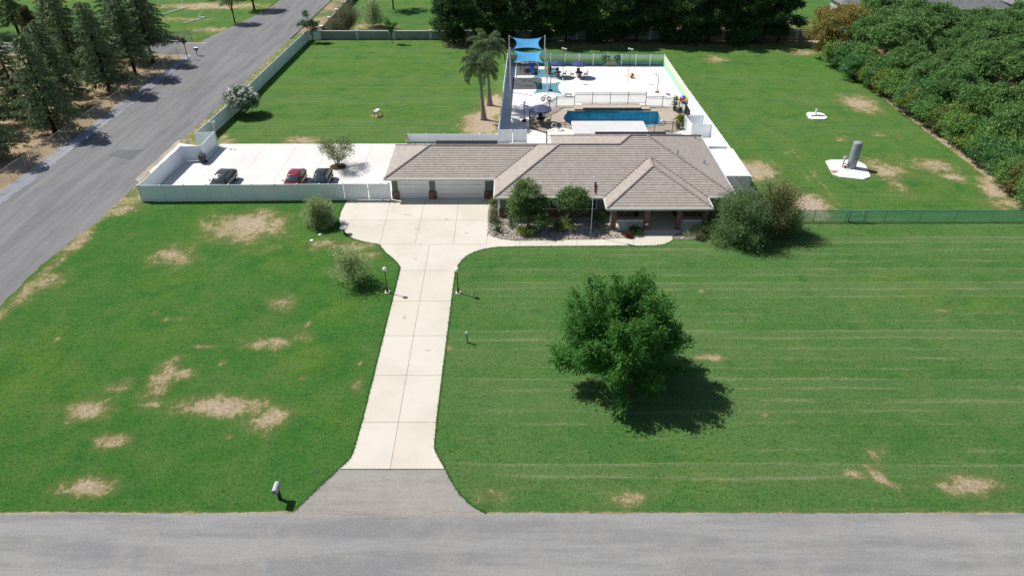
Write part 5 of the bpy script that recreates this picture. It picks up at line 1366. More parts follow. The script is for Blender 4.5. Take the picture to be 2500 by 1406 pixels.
for lb, a in (('white goal frame lying on the grass across the road', ((-63.9, 139.6), (-61.5, 144.5), (-62.9, 144.8), (-63.4, 150))), ('second white goal frame farther back on the school lawn', ((-71, 147), (-69, 152.5), (-70, 153), (-70.8, 158)))):
    g_ = thing('goal_frame', (*a[0], 0), lb, 'goal frame', 'goal frames')
    m = MB(); m.bar((*a[0], .12), (*a[1], .12), .14, .12); m.build('crossbar', WHITEP, g_)
    m = MB(); m.bar((*a[1], .12), (*a[2], .12), .12, .1); m.build('side_post', WHITEP, g_); m = MB(); m.bar((*a[2], .1), (*a[3], 1.4), .06, .06); m.build('net_bar', STEEL, g_)

# ------------------------------------------------------------------ court: sails, play things, tables
def sail_mat():
    m, ns, ls, b = nt('sail_blue')
    b.inputs['Base Color'].default_value = (.09, .42, .80, 1); b.inputs['Roughness'].default_value = .7
    t = ns.new("ShaderNodeBsdfTransparent"); t.inputs[0].default_value = (.22, .80, .95, 1); mx = ns.new("ShaderNodeMixShader"); mx.inputs[0].default_value = .66
    ls.new(t.outputs[0], mx.inputs[1]); ls.new(b.outputs[0], mx.inputs[2]); ls.new(mx.outputs[0], ns["Material Output"].inputs[0])
    return m
SAIL = sail_mat()
posts = dict(A=(-.45, 113.0, 4.45), B=(5.25, 113.0, 4.45), C=(-.30, 106, 4.45), D=(5.08, 105.98, 4.33), E=(5.05, 98.69, 4.54), F=(-.25, 99.05, 4.5))
plab = {'A': 'behind the court back fence on the left', 'B': 'behind the court back fence on the right', 'C': 'middle left in shade by the court fence', 'D': 'middle right between the two sails', 'E': 'front right near the bicycle', 'F': 'front left in shade by the court fence'}
for k, (x, y, h) in posts.items():
    t = thing('sail_post', (x, y, 0), 'white steel shade sail post ' + plab[k], 'post', 'shade sail posts')
    m = MB(); m.tube([(x, y, 0), (x, y, h)], .09, 10); m.build('pole', MAT('sail_post_white', (.62, .63, .64), .4, .4), t); m = MB(); m.lathe([(.12, h), (.12, h + .05), (.02, h + .10)], (x, y, 0), 10); m.build('cap', STEEL, t)
def sail(label, quad, zs, cab):
    o = [Vector((*posts[k][:2], z)) for k, z in zip(quad, zs)]
    cen = sum(o, Vector()) / 4
    cor = [p.lerp(cen, .17) for p in o]
    t = thing('shade_sail', cen, label, 'shade sail', 'blue shade sails over the play mats')
    m = MB(); N = 14
    for i in range(N + 1):
        for j in range(N + 1):
            u, v = j / N, i / N
            p = (cor[0] * (1 - u) + cor[1] * u) * (1 - v) + (cor[3] * (1 - u) + cor[2] * u) * v
            # edges curve inward like a tensioned sail
            bu, bv = 4 * u * (1 - u), 4 * v * (1 - v)
            p = p + (cen - p) * .0
            p.x += -(u - .5) * 2 * bv * .62; p.y += -(v - .5) * -2 * bu * .0
            p = p + (((cor[0] + cor[1]) / 2 - (cor[2] + cor[3]) / 2)) * (-(.5 - v) * 2 * bu * .15)
            p.z -= .28 * bu * bv + .10 * (1 - bu) * 0
            m.v.append(tuple(p))
    for i in range(N):
        for j in range(N):
            a = i * (N + 1) + j; m.f.append((a, a + 1, a + N + 2, a + N + 1)); m.m.append(0)
    m.build('canvas', SAIL, t, True)
    for p, q in zip(o, cor):
        m = MB(); m.tube([p, q], .02, 5); m.build('cable', STEEL, t)
sail('rear blue shade sail stretched high behind the other', 'ABDC', (4.4, 4.4, 4.0, 4.1), None)
sail('front blue shade sail over the play mats', 'CDEF', (4.3, 4.2, 4.1, 4.1), None)
MATG = MAT('rubber_mat', (.12, .12, .125), .9, .1, var=.25, scale=1.0)
for lb, pts in (('rear grey play mat under the slide', ((1259, 185), (1314, 185), (1313, 163), (1261, 163))), ('front grey play mat beneath the swing bar', ((1250, 219), (1324, 219), (1322, 191), (1252, 191)))):
    p = [PX(*q) for q in pts]; o = MB().prism(p, .011, .035).build('play_mat', MATG); tag(o, lb, 'mat', 'rubber play mats')
sb = thing('swing_frame', (2.2, 102.3, 0), 'white swing bar frame on the front play mat', 'swing frame')
m = MB(); m.tube([(.66, 102.4, .03), (.66, 102.4, 3.1), (.78, 102.4, 3.3), (.98, 102.4, 3.38), (3.55, 102.25, 3.38), (3.75, 102.24, 3.3), (3.87, 102.22, 3.1), (3.87, 102.22, .03)], .06, 8); m.build('bar', MAT('sail_post_white', (.62, .63, .64)), sb)
for x in (1.8, 2.7):
    m = MB(); m.tube([(x - .22, 102.33, 3.36), (x - .22, 102.33, .6)], .012, 5); m.tube([(x + .22, 102.33, 3.36), (x + .22, 102.33, .6)], .012, 5); m.build('chain', STEEL, sb); m = MB(); m.box((x, 102.33, .58), (.5, .2, .04)); m.build('seat', BLACK, sb)
ps = thing('playset', (2.3, 109.5, 0), 'play tower with a blue slide and dark frame on the rear mat', 'playset')
m = MB()
for x in (1.3, 2.6):
    for y in (109.2, 110.6): m.bar((x, y, .03), (x, y, 2.6), .10, .10)
m.bar((1.3, 109.2, 2.55), (2.6, 109.2, 2.55), .1, .1); m.bar((1.3, 110.6, 2.55), (2.6, 110.6, 2.55), .1, .1); m.bar((1.3, 109.2, 2.5), (1.3, 110.6, 2.5), .09, .09); m.bar((2.6, 109.2, 2.5), (2.6, 110.6, 2.5), .09, .09); m.build('frame', MAT('play_frame', (.05, .055, .09), .6), ps)
m = MB(); m.span((1.25, 109.15, 1.15), (2.65, 110.65, 1.22)); m.build('platform', GREYM, ps)
m = MB(); m.bar((3.0, 109.3, 1.25), (3.25, 107.4, .15), .5, .06); m.bar((2.76, 109.3, 1.38), (3.01, 107.4, .28), .05, .22); m.bar((3.26, 109.3, 1.38), (3.50, 107.4, .28), .05, .22); m.build('slide', MAT('slide_blue', (.03, .09, .38), .35, .5), ps)
m = MB(); m.bar((1.9, 109.1, 1.2), (2.6, 107.6, .05), .06, .08); m.bar((1.4, 109.1, 1.2), (2.1, 107.6, .05), .06, .08)
for k in range(5): m.bar((1.5 + k * .12, 108.9 - k * .28, 1.05 - k * .21), (2.0 + k * .12, 108.9 - k * .28, 1.05 - k * .21), .05, .05)
m.build('ladder', BLACK, ps)

def umbrella_set(name, label, x, y, R0, h, canvas, pm, chairs, tm, nchair=4, scale=1.0, a0=.4, group='patio umbrellas'):
    t = thing('patio_umbrella', (x, y, 0), label[0], 'umbrella', group)
    m = MB(); n = 8; vs = [(x, y, h)]; a = [2 * math.pi * (k + .5) / n for k in range(n)]
    vs += [(x + R0 * .52 * math.cos(k), y + R0 * .52 * math.sin(k), h - .20) for k in a] + [(x + R0 * math.cos(k), y + R0 * math.sin(k), h - .48) for k in a] + [(x + R0 * math.cos(k), y + R0 * math.sin(k), h - .60) for k in a]
    fs = [(0, 1 + k, 1 + (k + 1) % n) for k in range(n)]
    for o in (1, 9): fs += [(o + k, o + n + k, o + n + (k + 1) % n, o + (k + 1) % n) for k in range(n)]
    m.add(vs, fs); m.build('canopy', canvas, t)
    m = MB(); m.tube([(x, y, .05), (x, y, h - .01)], .03, 8); m.sphere((x, y, h + .04), .06, 8, 6); m.build('pole', pm, t)
    m = MB()
    for k in a: m.bar((x, y, h - .06), (x + R0 * .97 * math.cos(k), y + R0 * .97 * math.sin(k), h - .50), .02, .02)
    m.build('rib', pm, t)
    m = MB(); m.lathe([(.28, .03), (.28, .10), (.06, .16)], (x, y, 0), 14); m.build('base', pm, t)
    tb = thing('patio_table', (x, y, 0), label[1], 'table', 'round patio tables')
    m = MB(); m.lathe([(.07, .69), (.60, .69), (.62, .72), (.60, .74), (.07, .74)], (x, y, 0), 22); m.build('table_top', tm, tb)
    for k in range(4):
        q = math.pi / 4 + k * math.pi / 2; m = MB(); m.bar((x + .35 * math.cos(q), y + .35 * math.sin(q), .69), (x + .5 * math.cos(q), y + .5 * math.sin(q), .03), .035, .035); m.build('leg', pm, tb)
    for k in range(nchair):
        q = a0 + 2 * math.pi * k / nchair; cx, cy = x + 1.05 * math.cos(q), y + 1.05 * math.sin(q)
        c = dup(chairs, (cx, cy, .02), q - math.pi / 2 + math.pi, label[2][k]); USED.append(c)
    return t
def chair_proto(mat_f, mat_s, name='patio_chair'):
    t = thing(name, (0, 0, 0), 'patio chair', 'chair', 'patio chairs round the tables')
    m = MB(); m.box((0, 0, .43), (.48, .48, .05)); m.build('seat', mat_s, t)
    m = MB(); m.box((0, -.26, .72), (.48, .05, .55), rx=.18); m.build('backrest', mat_s, t)
    for sx in (-1, 1):
        for sy in (-1, 1):
            m = MB(); m.bar((sx * .22, sy * .22, .42), (sx * .25, sy * .25, 0), .04, .04); m.build('leg', mat_f, t)
        m = MB(); m.bar((sx * .27, -.25, .66), (sx * .27, .22, .64), .05, .03); m.bar((sx * .27, .2, .64), (sx * .25, .22, .42), .03, .03); m.build('armrest', mat_f, t)
    return t
USED = []
BROWN_C = MAT('brown_sling', (.06, .04, .035), .7, .2); GREY_C = MAT('grey_sling', (.10, .10, .11), .7, .2)
cp1 = chair_proto(GREYM, GREY_C); cp2 = chair_proto(BLACK, BROWN_C)
c1 = PX(1361, 188); c2 = PX(1413, 189); c3 = (3.75, 86.6)
umbrella_set('u', ('navy patio umbrella nearest the shade sails on the court', 'round glass table nearest the shade sails with bright towels', ['grey chair left of the table with towels', 'grey chair in front of the table with towels', 'grey chair right of the table with towels', 'grey chair behind the table with towels']), c1[0], c1[1], 1.28, 2.5, NAVY, GREYM, cp1, MAT('glass_table', (.35, .38, .40), .15, .5), a0=math.pi)
umbrella_set('u', ('navy patio umbrella in the middle of the court back edge', 'round dark table in the middle of the court back edge', ['grey chair left of the middle court table', 'grey chair in front of the middle court table', 'grey chair right of the middle court table', 'grey chair behind the middle court table']), c2[0], c2[1], 1.28, 2.5, NAVY, GREYM, cp1, MAT('dark_table', (.07, .06, .06), .4), a0=math.pi)
umbrella_set('u', ('large faded navy umbrella inside the pool fence', 'brown round table under the umbrella inside the pool fence', ['brown chair left of the poolside table', 'brown chair in front of the poolside table', 'brown chair right of the poolside table', 'brown chair behind the poolside table']), c3[0], c3[1], 1.45, 2.5, MAT('faded_navy', (.085, .10, .185), .85, .15, var=.2, scale=2), BLACK, cp2, BROWN_C, a0=math.pi)
for c in (cp1, cp2):
    for ch in list(c.children): bpy.data.objects.remove(ch)
    bpy.data.objects.remove(c)
for lb, px, py, col, sz in (('red towel draped on the glass table near the sails', 1358, 178, (.55, .07, .12), (.45, .5)), ('teal towel hung over a chair near the sails', 1352, 172, (.05, .33, .33), (.5, .6))):
    q = P(px, py, .76); o = MB().box((q.x, q.y, .755 if sz[0] < .5 else .95), (sz[0], sz[1], .03), rx=.0 if sz[0] < .5 else .5).build('towel', MAT('towel_' + lb[:4].strip(), col, .9)); tag(o, lb, 'towel', 'towels')

def ball(label, px, py, r, cols, zc=None, on=0.0):
    x, y = PX(px, py); ms = [MAT('ball_' + c[0], c[1], .35, .5) for c in cols]
    m = MB(); m.sphere((x, y, (zc or r) + .012), r, 24, 12)
    for i, f in enumerate(m.f):
        cxx = sum(m.v[k][0] for k in f) / len(f) - x; cyy = sum(m.v[k][2] for k in f) / len(f) - (zc or r) - .012
        m.m[i] = int(((math.atan2(cyy, cxx) + math.pi) / (2 * math.pi)) * 6 + 1e-6) % len(ms)
    o = m.build('beach_ball', ms, None, True); tag(o, label, 'ball', 'inflatable beach balls')
cR, cY, cB, cG = ('red', (.50, .03, .03)), ('yellow', (.70, .60, .05)), ('blue', (.03, .08, .35)), ('green', (.15, .45, .06))
ball('huge striped beach ball green and yellow beside the shade sails', 1338, 180, .62, [cG, cY, cB, cR]); ball('small red beach ball alone on the white court', 1542, 191, .36, [cR, cR, cY]); ball('yellow blue and red beach ball by the painted side fence', 1667, 252, .52, [cY, cB, cR])
# basketball hoops
def hoop(label, x, y, side, pm, h=3.0):
    t = thing('basketball_hoop', (x, y, 0), label, 'basketball hoop', 'portable basketball hoops')
    m = MB(); m.lathe([(.30, .02), (.30, .14), (.1, .2)], (x, y, 0), 12); m.build('base', MAT('hoop_base', (.30, .06, .05), .5) if side < 0 else BLACK, t)
    m = MB(); m.tube([(x, y, .1), (x, y, h - .5), (x + side * .5, y, h)], .05, 8); m.build('pole', pm, t)
    b_ = MB(); b_.box((x + side * .55, y, h + .25), (.04, 1.1, .72)); bo = b_.build('backboard', MAT('backboard', (.66, .67, .68), .3, .5), t)
    m = MB(); m.torus((x + side * .82, y, h + .0), .23, .015); m.build('rim', GREYM, bo)
hoop('grey portable basketball hoop at the right side of the court', 21.17, 99.05, -1, GREYM, 2.7)
x, y = PX(1344, 222); tp = thing('ball_pole', (x, y, 0), 'thin black pole on a round base in the shade of the front sail', 'pole')
m = MB(); m.tube([(x, y, .1), (x, y, 2.3)], .045, 8); m.tube([(x, y, 1.5), (x - .12, y - .05, 1.2)], .04, 6); m.build('pole', BLACK, tp); m = MB(); m.lathe([(.32, .02), (.32, .12), (.08, .2)], (x, y, 0), 12); m.build('base', BLACK, tp)
for lb, px, py in (('tall thin court light near the umbrellas', 1374, 199), ('tall thin court light in the middle of the court', 1532, 200)):
    x, y = PX(px, py); t = thing('court_light', (x, y, 0), lb, 'light pole', 'court lights')
    m = MB(); m.tube([(x, y, .02), (x, y, .55)], .06, 8); m.build('sleeve', WHITEP, t); m = MB(); m.tube([(x, y, .5), (x, y, 4.8)], .03, 8); m.build('pole', BLACK, t)
    m = MB(); m.box((x - .18, y, 4.9), (.34, .26, .12)); m.box((x + .2, y - .1, 4.82), (.34, .26, .12)); m.build('lamp_head', WHITEP, t)
# bicycle
x, y = PX(1333, 247); bk = thing('bicycle', (x, y, 0), 'small white bicycle with red tyres outside the pool fence', 'bicycle')
for dx in (-.42, .42):
    m = MB(); m.torus((x + dx, y, .32), .27, .055, 'Y'); w = m.build('wheel', MAT('tyre_red', (.30, .02, .03), .5), bk)
    m = MB(); m.tube([(x + dx, y - .03, .32), (x + dx, y + .03, .32)], .20, 12); m.build('hub_disc', CHROME, w)
m = MB()
for a, b_ in (((-.42, .32), (-.15, .72)), ((-.15, .72), (.28, .78)), ((-.42, .32), (0, .3)), ((0, .3), (.28, .78)), ((0, .3), (-.15, .72)), ((.28, .85), (.42, .32))): m.bar((x + a[0], y, a[1]), (x + b_[0], y, b_[1]), .05, .05)
m.build('frame', WHITEP, bk)
m = MB(); m.box((x - .17, y, .80), (.24, .14, .06)); m.build('saddle', BLACK, bk); m = MB(); m.bar((x + .27, y - .25, .95), (x + .27, y + .25, .95), .035, .035); m.bar((x + .27, y, .8), (x + .27, y, .95), .035, .035); m.build('handlebar', WHITEP, bk)
x, y = PX(1387, 236); o = MB().span((x - .5, y - .2, .3), (x + .5, y + .2, .36)).build('bench_top', GREYM)
bp_ = thing('low_stand', (x, y, 0), 'small low grey stand just outside the pool fence', 'stand'); o.parent = bp_; o.location = (-x, -y, 0); o.name = 'top'
for sx in (-.42, .42):
    m = MB(); m.span((x + sx - .03, y - .15, .012), (x + sx + .03, y + .15, .3)); m.build('leg', GREYM, bp_)
# life rings
for lb, px, py in (('white life ring hung on the left of the front pool fence', 1353, 306), ('white life ring hung on the right of the front pool fence', 1618, 300)):
    q = P(px, py, .95); m = MB(); m.torus((q.x, q.y - .12, .95), .30, .10, 'Y', 22, 10); o = m.build('life_ring', MAT('ring_white', (.75, .76, .78), .5, .3), None, True); tag(o, lb, 'life ring', 'life rings')
# white cantilever umbrella and mast
q = P(1368, 321, 2.35); cu = thing('cantilever_umbrella', (q.x, q.y, 0), 'white offset umbrella with a dark mast behind the house', 'umbrella')
m = MB(); n = 8; vs = [(q.x, q.y, 2.62)] + [(q.x + 1.75 * math.cos(a), q.y + 1.55 * math.sin(a), 2.2) for a in [2 * math.pi * (k + .5) / n for k in range(n)]] + [(q.x + 1.75 * math.cos(a), q.y + 1.55 * math.sin(a), 2.06) for a in [2 * math.pi * (k + .5) / n for k in range(n)]]
m.add(vs, [(0, 1 + k, 1 + (k + 1) % n) for k in range(n)] + [(1 + k, 9 + k, 9 + (k + 1) % n, 1 + (k + 1) % n) for k in range(n)]); m.build('canopy', MAT('cream_canvas', (.80, .78, .70), .8, .2), cu)
m = MB(); m.lathe([(.42, 2.56), (.40, 2.62), (.02, 2.74)], (q.x, q.y, 0), 8); m.build('vent', MAT('cream_canvas', (.80, .78, .70)), cu)
mx, my = P(1334, 348, 1.2).x, q.y - 1.0
m = MB(); m.tube([(mx, my, 0), (mx, my, 2.75)], .07, 8); m.tube([(mx, my, 2.7), (q.x, q.y, 2.75)], .03, 6); m.tube([(mx, my, 1.5), (mx + .4, my + .2, 1.9)], .03, 6); m.build('mast', BLACK, cu)
# potted plants
POTB = MAT('pot_black', (.02, .02, .025), .4, .5); POTU = MAT('pot_blue', (.03, .03, .16), .25, .6); POTG = MAT('pot_teal', (.06, .10, .11), .4, .5)
for i, (px, py, r, h, n, L, W, lm, lb, pm, lp_) in enumerate(((1647, 271, .32, .5, 130, .9, .10, G_GREY, 'tall wispy plant in a black pot at the back pool corner', POTB, 1.3), (1654, 276, .24, .4, 60, .45, .10, G_GRND, 'small plant in a dark teal pot beside the wispy plant', POTG, 0), (1661, 273, .22, .4, 60, .4, .09, G_OLEA, 'small plant in a blue pot by the pool fence corner', POTU, 0), (1663, 305, .34, .55, 170, 1.25, .22, G_LIME, 'large leafy green plant in a black pot at the right pool side', POTB, .1), (1655, 315, .28, .45, 90, .65, .16, G_GRND, 'low leafy plant in a blue pot at the front right of the pool', POTU, 0), (1669, 311, .22, .4, 60, .5, .12, G_GRND, 'small leafy plant behind the large potted plant by the fence', POTB, 0))):
    x, y = PX(px, py); pt = thing('plant_pot', (x, y, .03), lb, 'potted plant', 'potted plants round the pool')
    m = MB(); m.lathe([(r * .65, .03), (r, h * .9), (r * 1.08, h), (r * .9, h), (r * .85, h - .05)], (x, y, 0), 14); m.build('pot', pm, pt)
    rg = np.random.default_rng(40 + i); a = rg.random(n) * 6.283; e_ = rg.uniform(.1, 1.3, n)
    D = np.stack([np.cos(a) * np.cos(e_), np.sin(a) * np.cos(e_), np.sin(e_)], 1)
    C_ = np.array([x, y, h])[None] + rg.normal(size=(n, 3)) * .08 + np.array([0, 0, lp_ * .5])[None] * rg.random((n, 1)) * 2
    if lp_ > 1:
        m = MB(); m.tube([(x, y, h - .1), (x + .1, y, h + .6), (x + .05, y, h + 1.4)], .025, 6); m.build('stem', BARK, pt)
    quads('leaves', C_, D, L * rg.uniform(.6, 1.1, n), W, lm, pt, rg, .3)
# ------------------------------------------------------------------ trees and plants of the front garden
spray_tree('lawn_tree', (7.6, 37.3, 0), 'large bright green tree with upright shoots alone on the front lawn', 'tree', None, 8.3, 4.7, 112, G_WAL, BARK, 21, stem_h=1.05, tr=.20, L=.30, W=.09, up=(.0, 1.50), per=500, bend=.20, spread=.22, start=.40, tips=G_TIP, rad=(.72, 1.08))
A = P(1806, 525, 2.7); B = P(1892, 508, 2.7)
spray_tree('willow_tree', (A.x + .35, A.y + .2, 0), 'fine leaved green tree at the front right corner of the house', 'tree', 'trees at the right corner of the house', 5.4, 2.65, 60, G_WIL, DBARK, 31, stem_h=1.1, tr=.15, L=.24, W=.06, up=(-.30, 1.35), per=400, bend=.3, spread=.34, start=.3)
spray_tree('willow_tree', (B.x + .25, B.y + .3, 0), 'bronze tinged tree just behind the green one at the house corner', 'tree', 'trees at the right corner of the house', 5.4, 2.6, 56, G_WILB, DBARK, 33, stem_h=1.2, tr=.15, L=.22, W=.06, up=(-.30, 1.35), per=390, bend=.3, spread=.34, start=.3)
spray_tree('round_shrub', (-18.87, 59.5, 0), 'round grey green shrub tree on the lawn before the white fence', 'shrub', None, 2.9, 1.40, 54, G_PALE, BARK, 41, stem_h=.35, tr=.06, L=.20, W=.065, up=(-.1, 1.45), per=300, bend=.2, spread=.26, start=.2)
spray_tree('small_tree', (-13.5, 49.15, 0), 'small leaning feathery tree left of the driveway', 'tree', None, 3.7, 1.65, 30, G_PALE, BARK, 43, stem_h=.95, tr=.055, L=.20, W=.065, up=(.0, 1.35), per=170, bend=.3, spread=.27, start=.25, leanv=(-.35, .1))
pt = spray_tree('patio_tree', (-19.95, 73.1, .01), 'sparse pale multi stem tree in a mulch ring on the parking pad', 'tree', None, 3.4, 2.2, 34, G_WILB, MAT('pale_bark', (.28, .24, .19), .9, .1, var=.2, scale=6), 45, stem_h=1.0, tr=.07, L=.20, W=.07, up=(.30, 1.15), per=105, stems=4, bend=.05, spread=.27, start=.68)
m = MB(); m.lathe([(.95, .005), (.85, .05), (.3, .09)], (-19.95, 73.1, 0), 22); m.build('mulch_ring', SOIL, pt)
blob_tree('garden_tree', (1.55, 58.7, 0), 'tall dark glossy tree beside the front wall of the house', 'tree', 'glossy trees before the house', [(-.2, .3, 3.7, 1.35, 1.2, 1.35), (-.75, .2, 2.6, 1.2, 1.1, 1.1), (.95, .2, 2.5, 1.1, 1.0, 1.0), (-.3, .0, 1.5, 1.5, 1.1, 1.0)], (1.4, .10, (0, 0)), G_GRND, BARK, 51, 300, 30, .42, .20, .11, .45)
blob_tree('garden_shrub', (2.75, 57.9, 0), 'rounded glossy shrub at the foot of the tall dark tree', 'shrub', 'shrubs in the rock bed', [(0, 0, 1.25, 1.05, .95, 1.05)], (.5, .05, (0, 0)), G_GRND, BARK, 52, 110, 30, .32, .17, .10, .5, 4)
blob_tree('garden_tree', (5.85, 59.3, 0), 'round clipped dark tree on a short trunk left of the flagpole', 'tree', 'glossy trees before the house', [(0, 0, 2.65, 1.65, 1.35, 1.35)], (1.6, .09, (.05, 0)), G_GRND, BARK, 53, 230, 32, .40, .19, .11, .5, 8)
SHR = [('lime green shrub at the front edge of the rock bed', (1.05, 57.3), .62, .85, G_LIME), ('dark green shrub pressed against the lime shrub', (1.85, 57.35), .65, .9, G_GRND), ('lime green feathery shrub under the round clipped tree', (5.3, 58.0), .75, 1.1, G_LIME),
       ('low green shrub left of the feathery lime shrub', (4.4, 58.4), .7, .8, G_GRND), ('dark twiggy shrub against the house right of the flagpole', (8.35, 58.95), .85, 1.6, G_DARK), ('dark shrub beside the garage corner', (-1.75, 63.3), .55, .9, G_GRND),
       ('small bronze shrub along the driveway edge of the bed', (-1.75, 61.4), .42, .65, G_WILB), ('small grey bush below the bronze one by the driveway', (-1.75, 59.9), .45, .7, G_GREY), ('dark low shrub before the left porch railing', (11.9, 57.75), .7, .6, G_DARK),
       ('small red leaved plant at the edge of the walk', (11.15, 57.05), .24, .3, G_RED), ('spiky dark shrub before the right porch railing', (17.9, 57.4), .75, 1.05, G_DARK), ('grey green twiggy bush at the right front of the porch', (17.8, 56.75), .45, .6, G_GREY), ('low dark shrub in shade right of the porch', (20.2, 57.4), .6, .6, G_DARK)]
for i, (lb, (x, y), r, h, lm) in enumerate(SHR):
    blob_tree('garden_shrub', (x, y, 0), lb, 'shrub', 'shrubs in the rock bed', [(0, 0, h * .5, r, r * .85, h * .55)], (h * .3, .03, (0, 0)), lm, BARK, 60 + i, 60, 22, .24, .15, .055, .4, 3)
for i, (lb, (x, y), L_, n, lm, W_) in enumerate((('sago palm at the driveway corner of the rock bed', (-1.35, 57.95), 1.0, 60, G_SAGO, .09), ('strappy green plant at the foot of the tall dark tree', (-.05, 59.0), .9, 55, G_SAGO, .06), ('spiky yucca against the brick wall', (5.15, 59.6), 1.15, 55, G_PALE, .05), ('strappy plant in the bed right of the porch walk', (16.8, 57.1), .75, 40, G_PALE, .05), ('small grassy tuft by the flagpole', (9.35, 57.2), .4, 30, G_OLIVE, .03), ('pale grassy plant by the porch corner', (8.95, 58.0), .6, 36, G_PALE, .04))):
    g = grass_clump('strap_plant', (x, y, .25 if i == 0 else .02), lb, 'plant', 'strappy plants in the rock bed', n, L_, W_, lm, 80 + i, .05)
    if i == 0:
        m = MB(); m.lathe([(.14, -.25), (.16, 0), (.10, .08)], (x, y, .25), 10); m.build('stem', BARK, g)

# ------------------------------------------------------------------ back lawn
blob_tree('oleander_bush', (-36.1, 89.9, 0), 'large round oleander covered in white flowers beside the road fence', 'bush', None, [(0, 0, 1.9, 2.15, 1.9, 1.9), (-.5, .1, 2.5, 1.4, 1.3, 1.3)], (.8, .08, (0, 0)), G_OLEA, BARK, 91, 420, 34, .45, .28, .085, .5, 8, (W_FLOW, 330))
def palm(loc, label, H, lean, seed, nf, fl):
    rng = np.random.default_rng(seed); random.seed(seed)
    t = thing('palm_tree', loc, label, 'palm', 'queen palms on the back lawn')
    b0 = Vector(loc); m = MB(); pts = []; rd = []
    for k in range(25):
        q = k / 24; pts.append(b0 + Vector((lean * q, 0, H * q - .05))); rd.append(.30 * (1 - q) ** 5 + .185 - .035 * q + (.012 if k % 2 else 0) + (.03 if q > .8 else 0))
    m.tube(pts, rd, 12); m.build('trunk', MAT('palm_trunk', (.27, .225, .19), .9, .1, var=.25, scale=5), t, True)
    top = pts[-1]; CP = []; DP = []; LL = []; rm_ = MB()
    m = MB(); m.lathe([(.20, -.9), (.23, -.5), (.14, .2), (.05, .6)], top, 10); m.build('crown_shaft', MAT('crown_shaft', (.20, .22, .10), .6), t, True)
    for i in range(nf):
        az = 2.399963 * i + random.uniform(-.25, .25); q = i / nf
        el = 1.35 - 1.65 * q + random.uniform(-.12, .12); ln = fl * random.uniform(.85, 1.1)
        d = Vector((math.cos(az), math.sin(az), 0)); p = top.copy(); cur = el; rach = [p.copy()]
        N = 16
        for k in range(N):
            p = p + (d * math.cos(cur) + Vector((0, 0, math.sin(cur)))) * (ln / N); cur -= (.035 + .012 * k) * random.uniform(.8, 1.15); rach.append(p.copy())
        rm_.tube(rach[::2], [.035 - .0035 * k for k in range(len(rach[::2]))], 5)
        side = np.array(Vector((-d.y, d.x, 0)))
        for k in range(3, N + 1):
            tg = np.array((rach[k] - rach[k - 1]).normalized())
            for s in (-1, 1):
                for e in range(4):
                    a = np.array(rach[k - 1].lerp(rach[k], random.random()))
                    dv = side * s * random.uniform(.45, .9) + tg * random.uniform(.3, .7) + np.array([0, 0, random.uniform(-.55, .35)])
                    l = .80 * (math.sin(math.pi * (.15 + .8 * k / N)) * .7 + .35) * random.uniform(.8, 1.15)
                    dv = dv / np.linalg.norm(dv)
                    CP.append(a); DP.append(dv); LL.append(l * .55)
                    dv2 = dv * .6 + np.array([0, 0, -.75]); CP.append(a + dv * l * .48); DP.append(dv2); LL.append(l * .6)
    rm_.build('frond_ribs', MAT('frond_rib', (.16, .17, .06), .6), t)
    quads('fronds', np.array(CP), np.array(DP), np.array(LL), .075, G_PALM, t, rng, .1)
palm((-3.75, 88.1, 0), 'nearer queen palm with a ringed grey trunk on the bare soil', 7.0, -.35, 101, 26, 3.1)
palm((-3.1, 93.6, 0), 'farther queen palm standing behind the nearer palm', 8.0, -.25, 102, 26, 3.2)
blob_tree('young_tree', (-35.5, 126.3, 0), 'young dark leaved tree with a bare top in the far left lawn corner', 'tree', 'young trees along the back wall', [(-1.3, 0, 3.0, 1.0, .9, .7), (.4, 0, 2.9, 1.3, 1.0, .9), (-.6, 0, 4.7, .5, .5, .6), (.9, -.2, 2.2, .8, .8, .5)], (2.0, .09, (0, 0)), G_OLEA, DBARK, 111, 110, 26, .35, .24, .12, .4, 12)
blob_tree('young_tree', (-21.25, 125.4, 0), 'thin young green tree against the grey block wall', 'tree', 'young trees along the back wall', [(-.5, 0, 3.2, .6, .6, 1.1), (.75, 0, 3.0, .45, .45, .7), (0, 0, 2.2, .6, .5, .5)], (2.0, .05, (0, 0)), G_WAL, DBARK, 112, 60, 22, .26, .22, .11, .4, 10)
for i, (x, y, r, h, lb, lm) in enumerate(((-30.6, 133.5, 2.9, 5.2, 'grey green brushy tree just beyond the block wall', G_GREY), (-26.5, 137.5, 2.6, 6.4, 'taller grey green brushy tree right of the first beyond the wall', G_PALE), (-32.5, 131.6, 1.8, 2.6, 'low dry bush in the corner behind the block wall', G_GREY))):
    spray_tree('brush_tree', (x, y, 0), lb, 'bush', 'brush beyond the block wall', h, r, 48, lm, BARK, 120 + i, stem_h=.5, tr=.09, L=.30, W=.07, up=(.1, 1.4), per=170, bend=.2, spread=.4, start=.2)
shn = MAT('palm', (.1, .1, .1))
for i, (x, y, h, r, lb) in enumerate(((-24.8, 151.8, 7, 3.4, 'dark shade tree on the far lawn beyond the block wall'), (-17.5, 163, 7, 3.6, 'farthest shade tree on the lawn beyond the block wall'))):
    blob_tree('shade_tree', (x, y, 0), lb, 'tree', 'shade trees on the far lawn', [(0, 0, h * .72, r, r, h * .34)], (h * .5, .16, (0, 0)), G_DARK, DBARK, 130 + i, 130, 26, .6, .4, .2, .4, 7)
blob_tree('roadside_tree', (-54.1, 140.2, 0), 'small olive green tree on the grass across the road', 'tree', 'trees across the road', [(0, 0, 4.6, 2.2, 2.0, 1.9), (-.8, 0, 3.6, 1.6, 1.4, 1.0)], (2.4, .15, (0, 0)), G_PALE, DBARK, 141, 170, 28, .5, .3, .12, .4, 9)
